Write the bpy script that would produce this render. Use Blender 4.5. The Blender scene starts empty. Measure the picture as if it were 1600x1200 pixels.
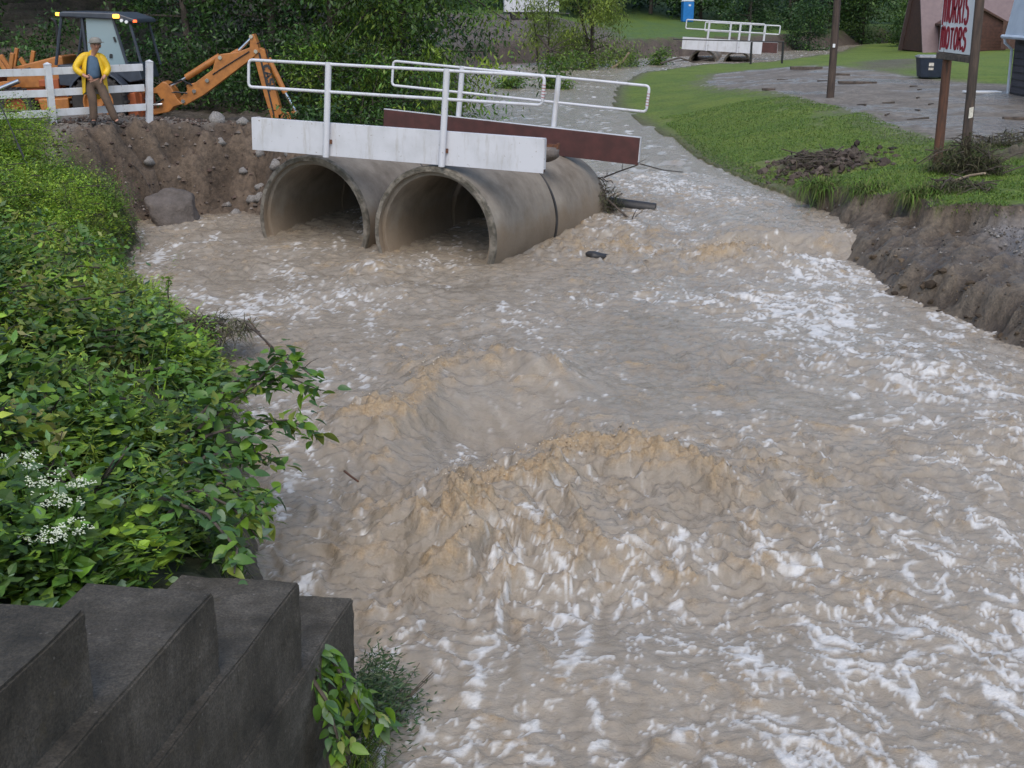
import bpy, bmesh, math, random
import numpy as np
from mathutils import Vector, Matrix, noise as mnoise

# ------------------------------------------------------------------ camera, light, exposure
scene = bpy.context.scene
C = scene.collection
PITCH = math.atan(600 / 1975.0)
cam_d = bpy.data.cameras.new('camera')
cam_d.sensor_width = 36.0
cam_d.lens = 36.0 * 1975.0 / 1600.0
cam_d.clip_start = 0.05
cam_d.clip_end = 2000.0
cam = bpy.data.objects.new('camera', cam_d)
C.objects.link(cam)
cam.location = (0, 0, 4.4)
cam.rotation_euler = (math.pi / 2 - PITCH, 0, 0)
scene.camera = cam

SUN_EL, SUN_AZ = math.radians(55), math.radians(182)      # azimuth clockwise from +Y
world = bpy.data.worlds.new('World')
scene.world = world
world.use_nodes = True
wn = world.node_tree.nodes
wl = world.node_tree.links
wn.clear()
w_out = wn.new('ShaderNodeOutputWorld')
w_bg = wn.new('ShaderNodeBackground')
w_sky = wn.new('ShaderNodeTexSky')
w_sky.sky_type = 'NISHITA'
w_sky.sun_disc = False
w_sky.sun_elevation = SUN_EL
w_sky.sun_rotation = SUN_AZ
w_sky.dust_density = 1.5
w_sky.air_density = 1.2
w_sky.ozone_density = 1.0
w_bg.inputs['Strength'].default_value = 0.11
wl.new(w_sky.outputs[0], w_bg.inputs['Color'])
wl.new(w_bg.outputs[0], w_out.inputs['Surface'])

sun_d = bpy.data.lights.new('sun', 'SUN')
sun_d.energy = 1.0
sun_d.angle = math.radians(50)
sun_d.color = (1.0, 0.94, 0.86)
sun = bpy.data.objects.new('sun', sun_d)
C.objects.link(sun)
sdir = Vector((math.sin(SUN_AZ) * math.cos(SUN_EL), math.cos(SUN_AZ) * math.cos(SUN_EL), math.sin(SUN_EL)))
sun.rotation_euler = sdir.to_track_quat('Z', 'Y').to_euler()
sun.location = (0, -10, 40)

scene.view_settings.view_transform = 'Standard'
scene.view_settings.look = 'None'
scene.view_settings.gamma = 1.0
scene.view_settings.use_curve_mapping = False
scene.view_settings.exposure = 0.93
scene.cycles.max_bounces = 6
scene.cycles.transparent_max_bounces = 8
scene.cycles.use_denoising = True

rng = np.random.default_rng(7)
random.seed(7)

# ------------------------------------------------------------------ noise
_perm = np.random.default_rng(11).permutation(512).astype(np.int32)
_perm = np.concatenate([_perm, _perm, _perm])
_ga = np.linspace(0, 2 * np.pi, 32, endpoint=False)
_gx, _gy = np.cos(_ga), np.sin(_ga)


def pn(x, y, seed=0):
    x = x + seed * 17.31
    y = y - seed * 9.77
    xi = np.floor(x).astype(np.int64)
    yi = np.floor(y).astype(np.int64)
    xf = x - xi
    yf = y - yi
    xi = xi & 511
    yi = yi & 511
    u = xf * xf * xf * (xf * (xf * 6 - 15) + 10)
    v = yf * yf * yf * (yf * (yf * 6 - 15) + 10)
    x1 = (xi + 1) & 511
    y1 = (yi + 1) & 511

    def gr(a, b, dx, dy):
        h = _perm[_perm[a] + b] & 31
        return _gx[h] * dx + _gy[h] * dy
    a = gr(xi, yi, xf, yf)
    b = gr(x1, yi, xf - 1, yf)
    c = gr(xi, y1, xf, yf - 1)
    d = gr(x1, y1, xf - 1, yf - 1)
    return (a + u * (b - a) + v * ((c + u * (d - c)) - (a + u * (b - a)))) * 1.5


def fbm(x, y, o=4, seed=0, gain=0.5):
    r = 0
    a = 1.0
    f = 1.0
    for i in range(o):
        r = r + a * pn(x * f, y * f, seed + i * 3)
        a *= gain
        f *= 2.03
    return r


def worley(x, y, seed=0):
    """F2 - F1 of a jittered cell pattern: small along the walls between cells"""
    xi = np.floor(x).astype(np.int64)
    yi = np.floor(y).astype(np.int64)
    f1 = np.full(x.shape, 9.0)
    f2 = np.full(x.shape, 9.0)
    for i in (-1, 0, 1):
        for j in (-1, 0, 1):
            h = _perm[_perm[(xi + i + seed * 13) & 511] + ((yi + j) & 511)]
            h2 = _perm[h + 37]
            d = np.hypot(xi + i + 0.15 + 0.7 * h / 511.0 - x, yi + j + 0.15 + 0.7 * h2 / 511.0 - y)
            f2 = np.minimum(f2, np.maximum(d, f1))
            f1 = np.minimum(f1, d)
    return f2 - f1


def sst(a, b, x):
    t = np.clip((x - a) / (b - a), 0, 1)
    return t * t * (3 - 2 * t)


def gauss(x, y, cx, cy, sx, sy):
    return np.exp(-((x - cx) / sx) ** 2 - ((y - cy) / sy) ** 2)


def polydist(x, y, pts):
    best = np.full(x.shape, 1e9)
    for (ax, ay), (bx, by) in zip(pts[:-1], pts[1:]):
        dx, dy = bx - ax, by - ay
        t = np.clip(((x - ax) * dx + (y - ay) * dy) / (dx * dx + dy * dy), 0, 1)
        best = np.minimum(best, (x - ax - t * dx) ** 2 + (y - ay - t * dy) ** 2)
    return np.sqrt(best)


def inside(x, y, poly):
    r = np.zeros(x.shape, bool)
    n = len(poly)
    for i in range(n):
        ax, ay = poly[i]
        bx, by = poly[(i + 1) % n]
        if ay == by:
            continue
        c = ((ay > y) != (by > y)) & (x < (bx - ax) * (y - ay) / (by - ay) + ax)
        r ^= c
    return r


# ------------------------------------------------------------------ materials
MATS = {}


def newmat(name):
    m = bpy.data.materials.new(name)
    m.use_nodes = True
    nt = m.node_tree
    p = nt.nodes['Principled BSDF']
    MATS[name] = m
    return m, nt, p


def nd(nt, t, **kw):
    n = nt.nodes.new(t)
    for k, v in kw.items():
        setattr(n, k, v)
    return n


def tex(nt, scale, detail=4, rough=0.55, coord='Object', scl=None):
    tc = nd(nt, 'ShaderNodeTexCoord')
    src = tc.outputs[coord]
    if scl:
        mp = nd(nt, 'ShaderNodeMapping')
        mp.inputs['Scale'].default_value = scl
        nt.links.new(src, mp.inputs['Vector'])
        src = mp.outputs[0]
    n = nd(nt, 'ShaderNodeTexNoise')
    n.inputs['Scale'].default_value = scale
    n.inputs['Detail'].default_value = detail
    n.inputs['Roughness'].default_value = rough
    nt.links.new(src, n.inputs['Vector'])
    return n


def ramp(nt, src, stops):
    r = nd(nt, 'ShaderNodeValToRGB')
    e = r.color_ramp.elements
    while len(e) < len(stops):
        e.new(0.5)
    for k, (p, c) in zip(e, stops):
        k.position = p
        k.color = (*c, 1) if len(c) == 3 else c
    nt.links.new(src, r.inputs[0])
    return r


def bump(nt, p, src, strength, dist=0.02, chain=None):
    b = nd(nt, 'ShaderNodeBump')
    b.inputs['Strength'].default_value = strength
    b.inputs['Distance'].default_value = dist
    nt.links.new(src, b.inputs['Height'])
    if chain:
        nt.links.new(chain.outputs[0], b.inputs['Normal'])
    nt.links.new(b.outputs[0], p.inputs['Normal'])
    return b


def mixc(nt, fac, a, b, mode='MIX'):
    m = nd(nt, 'ShaderNodeMix', data_type='RGBA', blend_type=mode)
    for s, i in ((fac, 0), (a, 6), (b, 7)):
        if isinstance(s, (int, float)):
            m.inputs[i].default_value = s
        elif isinstance(s, tuple):
            m.inputs[i].default_value = (*s, 1)
        else:
            nt.links.new(s, m.inputs[i])
    return m.outputs[2]


def simple(name, c1, c2=None, scale=6.0, rough=0.6, metal=0.0, bmp=0.15, detail=5, spec=None, dist=0.01, lo=0.35, hi=0.65, coord='Object', scl=None):
    m, nt, p = newmat(name)
    if c2 is None:
        c2 = tuple(v * 0.8 for v in c1)
    n = tex(nt, scale, detail, 0.6, coord, scl)
    r = ramp(nt, n.outputs[0], [(lo, c2), (hi, c1)])
    nt.links.new(r.outputs[0], p.inputs['Base Color'])
    p.inputs['Roughness'].default_value = rough
    p.inputs['Metallic'].default_value = metal
    if spec is not None:
        p.inputs['Specular IOR Level'].default_value = spec
    if bmp:
        n2 = tex(nt, scale * 6, 4, 0.6, coord, scl)
        bump(nt, p, n2.outputs[0], bmp, dist)
    return m


def vcol_mat(name, rough=0.8, fine=40.0, amt=0.35, bmp=0.4, dist=0.02, rattr=False, transl=0.0, spec=0.3, sat=False):
    m, nt, p = newmat(name)
    a = nd(nt, 'ShaderNodeAttribute', attribute_name='Col')
    n = tex(nt, fine, 6, 0.65)
    r = ramp(nt, n.outputs[0], [(0.3, (1 - amt,) * 3), (0.7, (1 + amt * 0.6,) * 3)])
    col = mixc(nt, 1.0, a.outputs['Color'], r.outputs[0], 'MULTIPLY')
    nt.links.new(col, p.inputs['Base Color'])
    p.inputs['Specular IOR Level'].default_value = spec
    if rattr:
        ra = nd(nt, 'ShaderNodeAttribute', attribute_name='rough')
        nt.links.new(ra.outputs['Fac'], p.inputs['Roughness'])
    else:
        p.inputs['Roughness'].default_value = rough
    if bmp:
        n2 = tex(nt, fine * 0.7, 6, 0.7)
        bump(nt, p, n2.outputs[0], bmp, dist)
    if transl:
        t = nd(nt, 'ShaderNodeBsdfTranslucent')
        nt.links.new(col, t.inputs[0])
        ms = nd(nt, 'ShaderNodeMixShader')
        ms.inputs[0].default_value = transl
        nt.links.new(p.outputs[0], ms.inputs[1])
        nt.links.new(t.outputs[0], ms.inputs[2])
        nt.links.new(ms.outputs[0], nt.nodes['Material Output'].inputs[0])
    return m


vcol_mat('ground', fine=9.0, amt=0.5, bmp=0.9, dist=0.09, rattr=True, spec=0.45)
vcol_mat('leaf', rough=0.45, fine=3.0, amt=0.25, bmp=0, transl=0.25, spec=0.4)
vcol_mat('dry', rough=0.85, fine=20.0, amt=0.3, bmp=0.3, spec=0.2)
simple('bark', (0.075, 0.06, 0.047), (0.03, 0.024, 0.02), 9, 0.9, bmp=0.8, dist=0.03, scl=(1, 1, 0.25))
simple('white_paint', (0.58, 0.58, 0.61), (0.50, 0.50, 0.52), 2.2, 0.42, bmp=0.05, lo=0.3, hi=0.55)
simple('white_vinyl', (0.58, 0.59, 0.62), (0.46, 0.46, 0.46), 3.0, 0.5, bmp=0.08)
simple('rust_primer', (0.085, 0.028, 0.024), (0.055, 0.02, 0.017), 5, 0.55, bmp=0.15)
simple('rust', (0.16, 0.06, 0.025), (0.07, 0.03, 0.02), 20, 0.8, bmp=0.4)
simple('orange_paint', (0.43, 0.165, 0.038), (0.30, 0.115, 0.030), 7, 0.42, bmp=0.06)
simple('dark_orange', (0.36, 0.09, 0.025), (0.24, 0.06, 0.02), 5, 0.6, bmp=0.1)
simple('black_paint', (0.02, 0.021, 0.024), (0.012, 0.012, 0.014), 6, 0.4, bmp=0.05)
simple('cab_grey', (0.045, 0.055, 0.075), (0.03, 0.036, 0.05), 6, 0.4, bmp=0.03)
simple('rubber', (0.022, 0.021, 0.021), (0.04, 0.034, 0.03), 5, 0.85, bmp=0.3)
simple('chrome', (0.62, 0.64, 0.66), (0.5, 0.5, 0.52), 4, 0.22, metal=0.9, bmp=0)
simple('gravel_stone', (0.30, 0.28, 0.26), (0.14, 0.125, 0.11), 7, 0.85, bmp=0.6, dist=0.02)
simple('boulder', (0.155, 0.13, 0.115), (0.085, 0.07, 0.06), 3.5, 0.85, bmp=0.7, dist=0.05)
simple('wood_pole', (0.095, 0.065, 0.05), (0.04, 0.03, 0.026), 6, 0.85, bmp=0.5, scl=(3, 3, 0.3))
simple('wood_red', (0.15, 0.062, 0.035), (0.06, 0.035, 0.026), 6, 0.85, bmp=0.5, scl=(3, 3, 0.25))
simple('wood_old', (0.13, 0.10, 0.08), (0.05, 0.04, 0.034), 8, 0.9, bmp=0.6)
simple('stick', (0.10, 0.078, 0.06), (0.045, 0.035, 0.028), 12, 0.9, bmp=0.4)
simple('pale_stick', (0.42, 0.33, 0.23), (0.28, 0.2, 0.13), 12, 0.85, bmp=0.3)
simple('sign_white', (0.78, 0.79, 0.80), (0.70, 0.71, 0.72), 2, 0.4, bmp=0.02)
simple('sign_red', (0.30, 0.012, 0.03), (0.24, 0.01, 0.025), 8, 0.5, bmp=0)
simple('letter_black', (0.03, 0.03, 0.035), (0.02, 0.02, 0.022), 8, 0.5, bmp=0)
simple('sticker', (0.72, 0.68, 0.6), (0.4, 0.36, 0.3), 18, 0.6, bmp=0)
simple('tape_red', (0.38, 0.14, 0.14), (0.32, 0.10, 0.10), 8, 0.4, bmp=0)
simple('brown_siding', (0.10, 0.042, 0.028), (0.06, 0.027, 0.02), 5, 0.75, bmp=0.2)
simple('brown_plank', (0.095, 0.045, 0.032), (0.05, 0.026, 0.02), 5, 0.8, bmp=0.3)
simple('mauve_roof', (0.165, 0.11, 0.112), (0.13, 0.085, 0.09), 3, 0.5, bmp=0.05)
simple('grey_siding', (0.075, 0.068, 0.078), (0.055, 0.05, 0.058), 3, 0.75, bmp=0.15)
simple('metal_roof', (0.50, 0.56, 0.64), (0.42, 0.48, 0.56), 2, 0.4, bmp=0.03)
simple('bin_blue', (0.018, 0.028, 0.05), (0.012, 0.02, 0.035), 5, 0.5, bmp=0.05)
simple('bin_lid', (0.35, 0.36, 0.37), (0.2, 0.2, 0.21), 5, 0.5, bmp=0.05)
simple('blue_plastic', (0.02, 0.20, 0.55), (0.015, 0.16, 0.46), 3, 0.45, bmp=0)
simple('yellow_coat', (0.72, 0.46, 0.012), (0.58, 0.34, 0.01), 5, 0.5, bmp=0.3, dist=0.03)
simple('blue_shirt', (0.075, 0.13, 0.20), (0.055, 0.095, 0.15), 6, 0.85, bmp=0.3, dist=0.02)
simple('brown_trousers', (0.115, 0.075, 0.05), (0.07, 0.046, 0.033), 6, 0.9, bmp=0.4, dist=0.03)
simple('boot', (0.03, 0.024, 0.02), (0.02, 0.016, 0.014), 6, 0.7, bmp=0.2)
simple('skin', (0.45, 0.23, 0.16), (0.38, 0.18, 0.12), 6, 0.55, bmp=0.05)
simple('cap_grey', (0.24, 0.225, 0.20), (0.17, 0.16, 0.14), 8, 0.85, bmp=0.1)
simple('hair', (0.09, 0.075, 0.065), (0.06, 0.05, 0.04), 20, 0.8, bmp=0.3)
simple('flower_white', (0.72, 0.74, 0.62), (0.55, 0.6, 0.4), 30, 0.7, bmp=0)
simple('black_pipe', (0.02, 0.019, 0.02), (0.03, 0.026, 0.024), 6, 0.5, bmp=0.2)
simple('rim_concrete', (0.23, 0.20, 0.16), (0.085, 0.074, 0.055), 5, 0.85, bmp=0.9, dist=0.03, lo=0.42, hi=0.62)
simple('wire', (0.05, 0.05, 0.055), (0.03, 0.03, 0.03), 6, 0.6, bmp=0)

for wname in ('white_paint', 'white_vinyl'):
    nt = MATS[wname].node_tree
    p = nt.nodes['Principled BSDF']
    src = p.inputs['Base Color'].links[0].from_socket
    nz = tex(nt, 2.6, 7, 0.7, scl=(3.0, 1.0, 0.5))
    rz_ = ramp(nt, nz.outputs[0], [(0.54, (0, 0, 0)), (0.74, (0.75, 0.75, 0.75))])
    ns = tex(nt, 16, 4, 0.6)
    rs_ = ramp(nt, ns.outputs[0], [(0.66, (0, 0, 0)), (0.72, (0.8, 0.8, 0.8))])
    c_ = mixc(nt, rz_.outputs[0], src, (0.36, 0.33, 0.29))
    c_ = mixc(nt, rs_.outputs[0], c_, (0.20, 0.14, 0.085))
    nt.links.new(c_, p.inputs['Base Color'])
m, nt, p = newmat('glass')
p.inputs['Base Color'].default_value = (0.30, 0.40, 0.44, 1)
p.inputs['Roughness'].default_value = 0.12
p.inputs['Transmission Weight'].default_value = 0.25
m, nt, p = newmat('glass_clear')
p.inputs['Base Color'].default_value = (0.75, 0.85, 0.85, 1)
p.inputs['Roughness'].default_value = 0.05
p.inputs['Transmission Weight'].default_value = 1.0
p.inputs['IOR'].default_value = 1.05
m, nt, p = newmat('amber_lamp')
p.inputs['Base Color'].default_value = (0.8, 0.3, 0.02, 1)
p.inputs['Emission Color'].default_value = (1.0, 0.42, 0.05, 1)
p.inputs['Emission Strength'].default_value = 2.2
m, nt, p = newmat('red_lamp')
p.inputs['Base Color'].default_value = (0.6, 0.08, 0.02, 1)
p.inputs['Emission Color'].default_value = (1.0, 0.12, 0.03, 1)
p.inputs['Emission Strength'].default_value = 1.2

# pipe concrete: pale grey brown, mud stained towards the water line, streaked
m, nt, p = newmat('pipe_concrete')
n1 = tex(nt, 1.6, 8, 0.62)
c1 = ramp(nt, n1.outputs[0], [(0.3, (0.145, 0.120, 0.094)), (0.5, (0.225, 0.193, 0.157)), (0.75, (0.275, 0.245, 0.205))])
n2 = tex(nt, 3.0, 6, 0.7, scl=(1, 1, 0.35))
c2 = ramp(nt, n2.outputs[0], [(0.38, (0.72, 0.69, 0.66)), (0.6, (1.05, 1.03, 1.0))])
col = mixc(nt, 0.6, c1.outputs[0], c2.outputs[0], 'MULTIPLY')
geo = nd(nt, 'ShaderNodeNewGeometry')
sep = nd(nt, 'ShaderNodeSeparateXYZ')
nt.links.new(geo.outputs['Position'], sep.inputs[0])
n3 = tex(nt, 2.5, 5, 0.6)
add = nd(nt, 'ShaderNodeMath', operation='MULTIPLY_ADD')
nt.links.new(n3.outputs[0], add.inputs[0])
add.inputs[1].default_value = -0.9
nt.links.new(sep.outputs[2], add.inputs[2])
r3 = ramp(nt, add.outputs[0], [(0.0, (1, 1, 1)), (0.35, (0, 0, 0))])
col = mixc(nt, r3.outputs[0], col, mixc(nt, 0.6, col, (0.20, 0.14, 0.085)))
nt.links.new(col, p.inputs['Base Color'])
p.inputs['Roughness'].default_value = 0.8
n4 = tex(nt, 22, 6, 0.7)
bump(nt, p, n4.outputs[0], 0.5, 0.02)

# old stepped concrete of the wing wall: dark, stained, with pale aggregate
m, nt, p = newmat('wall_concrete')
n1 = tex(nt, 2.2, 9, 0.68)
c1 = ramp(nt, n1.outputs[0], [(0.3, (0.030, 0.026, 0.018)), (0.46, (0.075, 0.065, 0.050)), (0.6, (0.115, 0.102, 0.085)), (0.75, (0.20, 0.18, 0.155))])
n2 = tex(nt, 5.0, 8, 0.7, scl=(1, 1, 0.18))
c2 = ramp(nt, n2.outputs[0], [(0.38, (0.50, 0.47, 0.42)), (0.64, (1.15, 1.12, 1.08))])
col = mixc(nt, 0.75, c1.outputs[0], c2.outputs[0], 'MULTIPLY')
v = nd(nt, 'ShaderNodeTexVoronoi')
v.inputs['Scale'].default_value = 21
tc = nd(nt, 'ShaderNodeTexCoord')
nt.links.new(tc.outputs['Object'], v.inputs['Vector'])
rv = ramp(nt, v.outputs['Distance'], [(0.10, (1, 1, 1)), (0.20, (0, 0, 0))])
nm = tex(nt, 14, 2, 0.5)
rm = ramp(nt, nm.outputs[0], [(0.54, (0, 0, 0)), (0.60, (0.9, 0.9, 0.9))])
fac = mixc(nt, 1.0, rv.outputs[0], rm.outputs[0], 'MULTIPLY')
col = mixc(nt, mixc(nt, 1.0, fac, (0.6, 0.6, 0.6), 'MULTIPLY'), col, (0.22, 0.20, 0.175))
nf = tex(nt, 70, 5, 0.75)
rf = ramp(nt, nf.outputs[0], [(0.36, (0.55, 0.53, 0.50)), (0.5, (1.0, 1.0, 1.0)), (0.66, (1.65, 1.6, 1.55))])
col = mixc(nt, 0.9, col, rf.outputs[0], 'MULTIPLY')
nl = tex(nt, 3.7, 5, 0.6)
rl = ramp(nt, nl.outputs[0], [(0.62, (0, 0, 0)), (0.72, (0.55, 0.55, 0.55))])
col = mixc(nt, rl.outputs[0], col, (0.085, 0.065, 0.03))
nt.links.new(col, p.inputs['Base Color'])
p.inputs['Roughness'].default_value = 0.85
n4 = tex(nt, 26, 8, 0.75)
b1 = bump(nt, p, n4.outputs[0], 1.0, 0.03)
n5 = tex(nt, 5, 6, 0.7)
bump(nt, p, n5.outputs[0], 0.6, 0.05, b1)

# muddy flood water
m, nt, p = newmat('flood_water')
fa = nd(nt, 'ShaderNodeAttribute', attribute_name='foam')
fr = nd(nt, 'ShaderNodeAttribute', attribute_name='froth')
fi = nd(nt, 'ShaderNodeAttribute', attribute_name='film')
n1 = tex(nt, 0.9, 5, 0.6)
c1 = ramp(nt, n1.outputs[0], [(0.3, (0.225, 0.182, 0.132)), (0.7, (0.290, 0.241, 0.182))])
n2 = tex(nt, 16, 6, 0.7)
r2 = ramp(nt, n2.outputs[0], [(0.3, (0.0, 0.0, 0.0)), (0.72, (1, 1, 1))])


def math2(op, a, b, clamp=False):
    q = nd(nt, 'ShaderNodeMath', operation=op, use_clamp=clamp)
    for i, s in enumerate((a, b)):
        if isinstance(s, (int, float)):
            q.inputs[i].default_value = s
        else:
            nt.links.new(s, q.inputs[i])
    return q.outputs[0]


sub = math2('MULTIPLY_ADD', r2.outputs[0], 0.7)
frs = math2('MULTIPLY', fr.outputs['Fac'], math2('ADD', math2('MULTIPLY', r2.outputs[0], 0.9), 0.45), True)
fas = math2('MULTIPLY', fa.outputs['Fac'], math2('ADD', math2('MULTIPLY', r2.outputs[0], 0.7), 0.65), True)
n9 = tex(nt, 42, 4, 0.7)
r9 = ramp(nt, n9.outputs[0], [(0.35, (0.27, 0.185, 0.10)), (0.65, (0.42, 0.31, 0.19))])
col = mixc(nt, math2('MULTIPLY', fi.outputs['Fac'], 0.42), c1.outputs[0], (0.46, 0.41, 0.345))
col = mixc(nt, frs, col, r9.outputs[0])
col = mixc(nt, fas, col, (0.63, 0.61, 0.585))
nt.links.new(col, p.inputs['Base Color'])
rr = math2('ADD', 0.10, math2('MULTIPLY', math2('MAXIMUM', frs, fas), 0.5), True)
nt.links.new(rr, p.inputs['Roughness'])
p.inputs['IOR'].default_value = 1.36
p.inputs['Specular IOR Level'].default_value = 0.7
n3 = tex(nt, 9, 7, 0.7, scl=(0.75, 1.0, 1))
b1 = bump(nt, p, n3.outputs[0], 0.6, 0.06)
n4 = tex(nt, 24, 6, 0.7, scl=(0.6, 1, 1))
b2 = bump(nt, p, n4.outputs[0], 0.42, 0.03, b1)
n5 = tex(nt, 75, 4, 0.65)
bump(nt, p, n5.outputs[0], 0.35, 0.01, b2)

# ------------------------------------------------------------------ mesh helpers


def tag(o, label=None, cat=None, group=None, kind=None):
    if label:
        o['label'] = label
    if cat:
        o['category'] = cat
    if group:
        o['group'] = group
    if kind:
        o['kind'] = kind
    return o


def link(name, me, parent=None, mat=None):
    o = bpy.data.objects.new(name, me)
    C.objects.link(o)
    if mat and me is not None and len(me.materials) == 0:
        me.materials.append(MATS[mat])
    if parent:
        o.parent = parent
    return o


def empty(name, loc=(0, 0, 0), rz=0.0, label=None, cat=None, group=None):
    o = bpy.data.objects.new(name, None)
    o.empty_display_size = 0.2
    C.objects.link(o)
    o.location = loc
    o.rotation_euler = (0, 0, rz)
    return tag(o, label, cat, group)


def npmesh(name, V, F, smooth=True, col=None, attrs=None):
    """V (n,3) array, F (m,k) int array with k = 3 or 4"""
    V = np.asarray(V, np.float32)
    F = np.asarray(F, np.int32)
    me = bpy.data.meshes.new(name)
    me.vertices.add(len(V))
    me.vertices.foreach_set('co', V.ravel())
    k = F.shape[1]
    me.loops.add(F.size)
    me.loops.foreach_set('vertex_index', F.ravel())
    me.polygons.add(len(F))
    me.polygons.foreach_set('loop_start', np.arange(0, F.size, k, dtype=np.int32))
    me.polygons.foreach_set('loop_total', np.full(len(F), k, np.int32))
    me.polygons.foreach_set('use_smooth', np.full(len(F), smooth, bool))
    if col is not None:
        a = me.attributes.new('Col', 'FLOAT_COLOR', 'POINT')
        c4 = np.ones((len(V), 4), np.float32)
        c4[:, :3] = col
        a.data.foreach_set('color', c4.ravel())
    for nme, arr in (attrs or {}).items():
        a = me.attributes.new(nme, 'FLOAT', 'POINT')
        a.data.foreach_set('value', np.asarray(arr, np.float32))
    me.update(calc_edges=True)
    me.validate()
    return me


class MB:
    """collects simple shapes and links them as ONE mesh object"""

    def __init__(s):
        s.v = []
        s.f = []

    def add(s, verts, faces):
        o = len(s.v)
        s.v += [tuple(q) for q in verts]
        s.f += [tuple(i + o for i in f) for f in faces]
        return s

    def box(s, c, d, M=None):
        x, y, z = (q / 2 for q in d)
        vs = [Vector((i * x, j * y, k * z)) for k in (-1, 1) for j in (-1, 1) for i in (-1, 1)]
        if M is not None:
            vs = [M @ q for q in vs]
        vs = [q + Vector(c) for q in vs]
        return s.add(vs, [(0, 2, 3, 1), (4, 5, 7, 6), (0, 1, 5, 4), (2, 6, 7, 3), (0, 4, 6, 2), (1, 3, 7, 5)])

    def prism(s, pts, y0, y1, plane='xz'):
        n = len(pts)
        if plane == 'xz':
            a = [(q[0], y0, q[1]) for q in pts]
            b = [(q[0], y1, q[1]) for q in pts]
        elif plane == 'yz':
            a = [(y0, q[0], q[1]) for q in pts]
            b = [(y1, q[0], q[1]) for q in pts]
        else:
            a = [(q[0], q[1], y0) for q in pts]
            b = [(q[0], q[1], y1) for q in pts]
        return s.add(a + b, [tuple(range(n - 1, -1, -1)), tuple(range(n, 2 * n))] + [(i, (i + 1) % n, n + (i + 1) % n, n + i) for i in range(n)])

    def tube(s, pts, r, n=8, closed=False, cap=True):
        P = [Vector(q) for q in pts]
        R = r if isinstance(r, (list, tuple)) else [r] * len(P)
        m = len(P)
        rings = []
        up = Vector((0.13, 0.21, 0.97))
        for i in range(m):
            if closed:
                t = (P[(i + 1) % m] - P[i - 1])
            else:
                t = P[min(i + 1, m - 1)] - P[max(i - 1, 0)]
            if t.length < 1e-9:
                t = Vector((0, 0, 1))
            t.normalize()
            a = t.cross(up)
            if a.length < 0.15:
                a = t.cross(Vector((1, 0, 0)))
            a.normalize()
            b = t.cross(a)
            rings.append([P[i] + (a * math.cos(2 * math.pi * k / n) + b * math.sin(2 * math.pi * k / n)) * R[i] for k in range(n)])
        vs = [q for rg in rings for q in rg]
        fs = []
        for i in range(m if closed else m - 1):
            j = (i + 1) % m
            for k in range(n):
                fs.append((i * n + k, i * n + (k + 1) % n, j * n + (k + 1) % n, j * n + k))
        if cap and not closed:
            fs.append(tuple(range(n - 1, -1, -1)))
            fs.append(tuple(range((m - 1) * n, m * n)))
        return s.add(vs, fs)

    def lathe(s, prof, n=24, axis='y', c=(0, 0, 0), closed=False):
        vs = []
        for (r, h) in prof:
            for k in range(n):
                a = 2 * math.pi * k / n
                q = {'y': (r * math.cos(a), h, r * math.sin(a)), 'z': (r * math.cos(a), r * math.sin(a), h), 'x': (h, r * math.cos(a), r * math.sin(a))}[axis]
                vs.append((q[0] + c[0], q[1] + c[1], q[2] + c[2]))
        fs = []
        m = len(prof)
        for i in range(m if closed else m - 1):
            j = (i + 1) % m
            for k in range(n):
                fs.append((i * n + k, i * n + (k + 1) % n, j * n + (k + 1) % n, j * n + k))
        return s.add(vs, fs)

    def build(s, name, mat, parent=None, smooth=False, bevel=0.0, loc=None):
        me = bpy.data.meshes.new(name)
        me.from_pydata(s.v, [], s.f)
        bm = bmesh.new()
        bm.from_mesh(me)
        bmesh.ops.recalc_face_normals(bm, faces=bm.faces)
        bm.to_mesh(me)
        bm.free()
        if smooth:
            me.polygons.foreach_set('use_smooth', [True] * len(me.polygons))
        me.update()
        o = link(name, me, parent, mat)
        if loc is not None:
            o.location = loc
        if bevel:
            b = o.modifiers.new('bevel', 'BEVEL')
            b.width = bevel
            b.segments = 2
            b.limit_method = 'ANGLE'
        if smooth:
            try:
                me.set_sharp_from_angle(angle=math.radians(40))
            except Exception:
                pass
        return o


def rock_mesh(name, seed, sub=3, amp=0.25, scale=(1, 1, 1), facet=0.0):
    bm = bmesh.new()
    bmesh.ops.create_icosphere(bm, subdivisions=sub, radius=1.0)
    off = Vector((seed * 3.7, seed * 1.3, seed * 7.1))
    planes = []
    rr = random.Random(seed)
    for i in range(int(facet)):
        d = Vector((rr.uniform(-1, 1), rr.uniform(-1, 1), rr.uniform(-1, 1))).normalized()
        planes.append((d, rr.uniform(0.6, 0.85)))
    for v in bm.verts:
        q = v.co.copy()
        for d, h in planes:
            e = q.dot(d)
            if e > h:
                q -= d * (e - h)
        k = 1 + amp * mnoise.noise(q * 1.3 + off) + amp * 0.4 * mnoise.noise(q * 4 + off) + amp * 0.15 * mnoise.noise(q * 11 + off)
        v.co = Vector((q.x * k * scale[0], q.y * k * scale[1], q.z * k * scale[2]))
    for f in bm.faces:
        f.smooth = True
    me = bpy.data.meshes.new(name)
    bm.to_mesh(me)
    bm.free()
    return me


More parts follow.
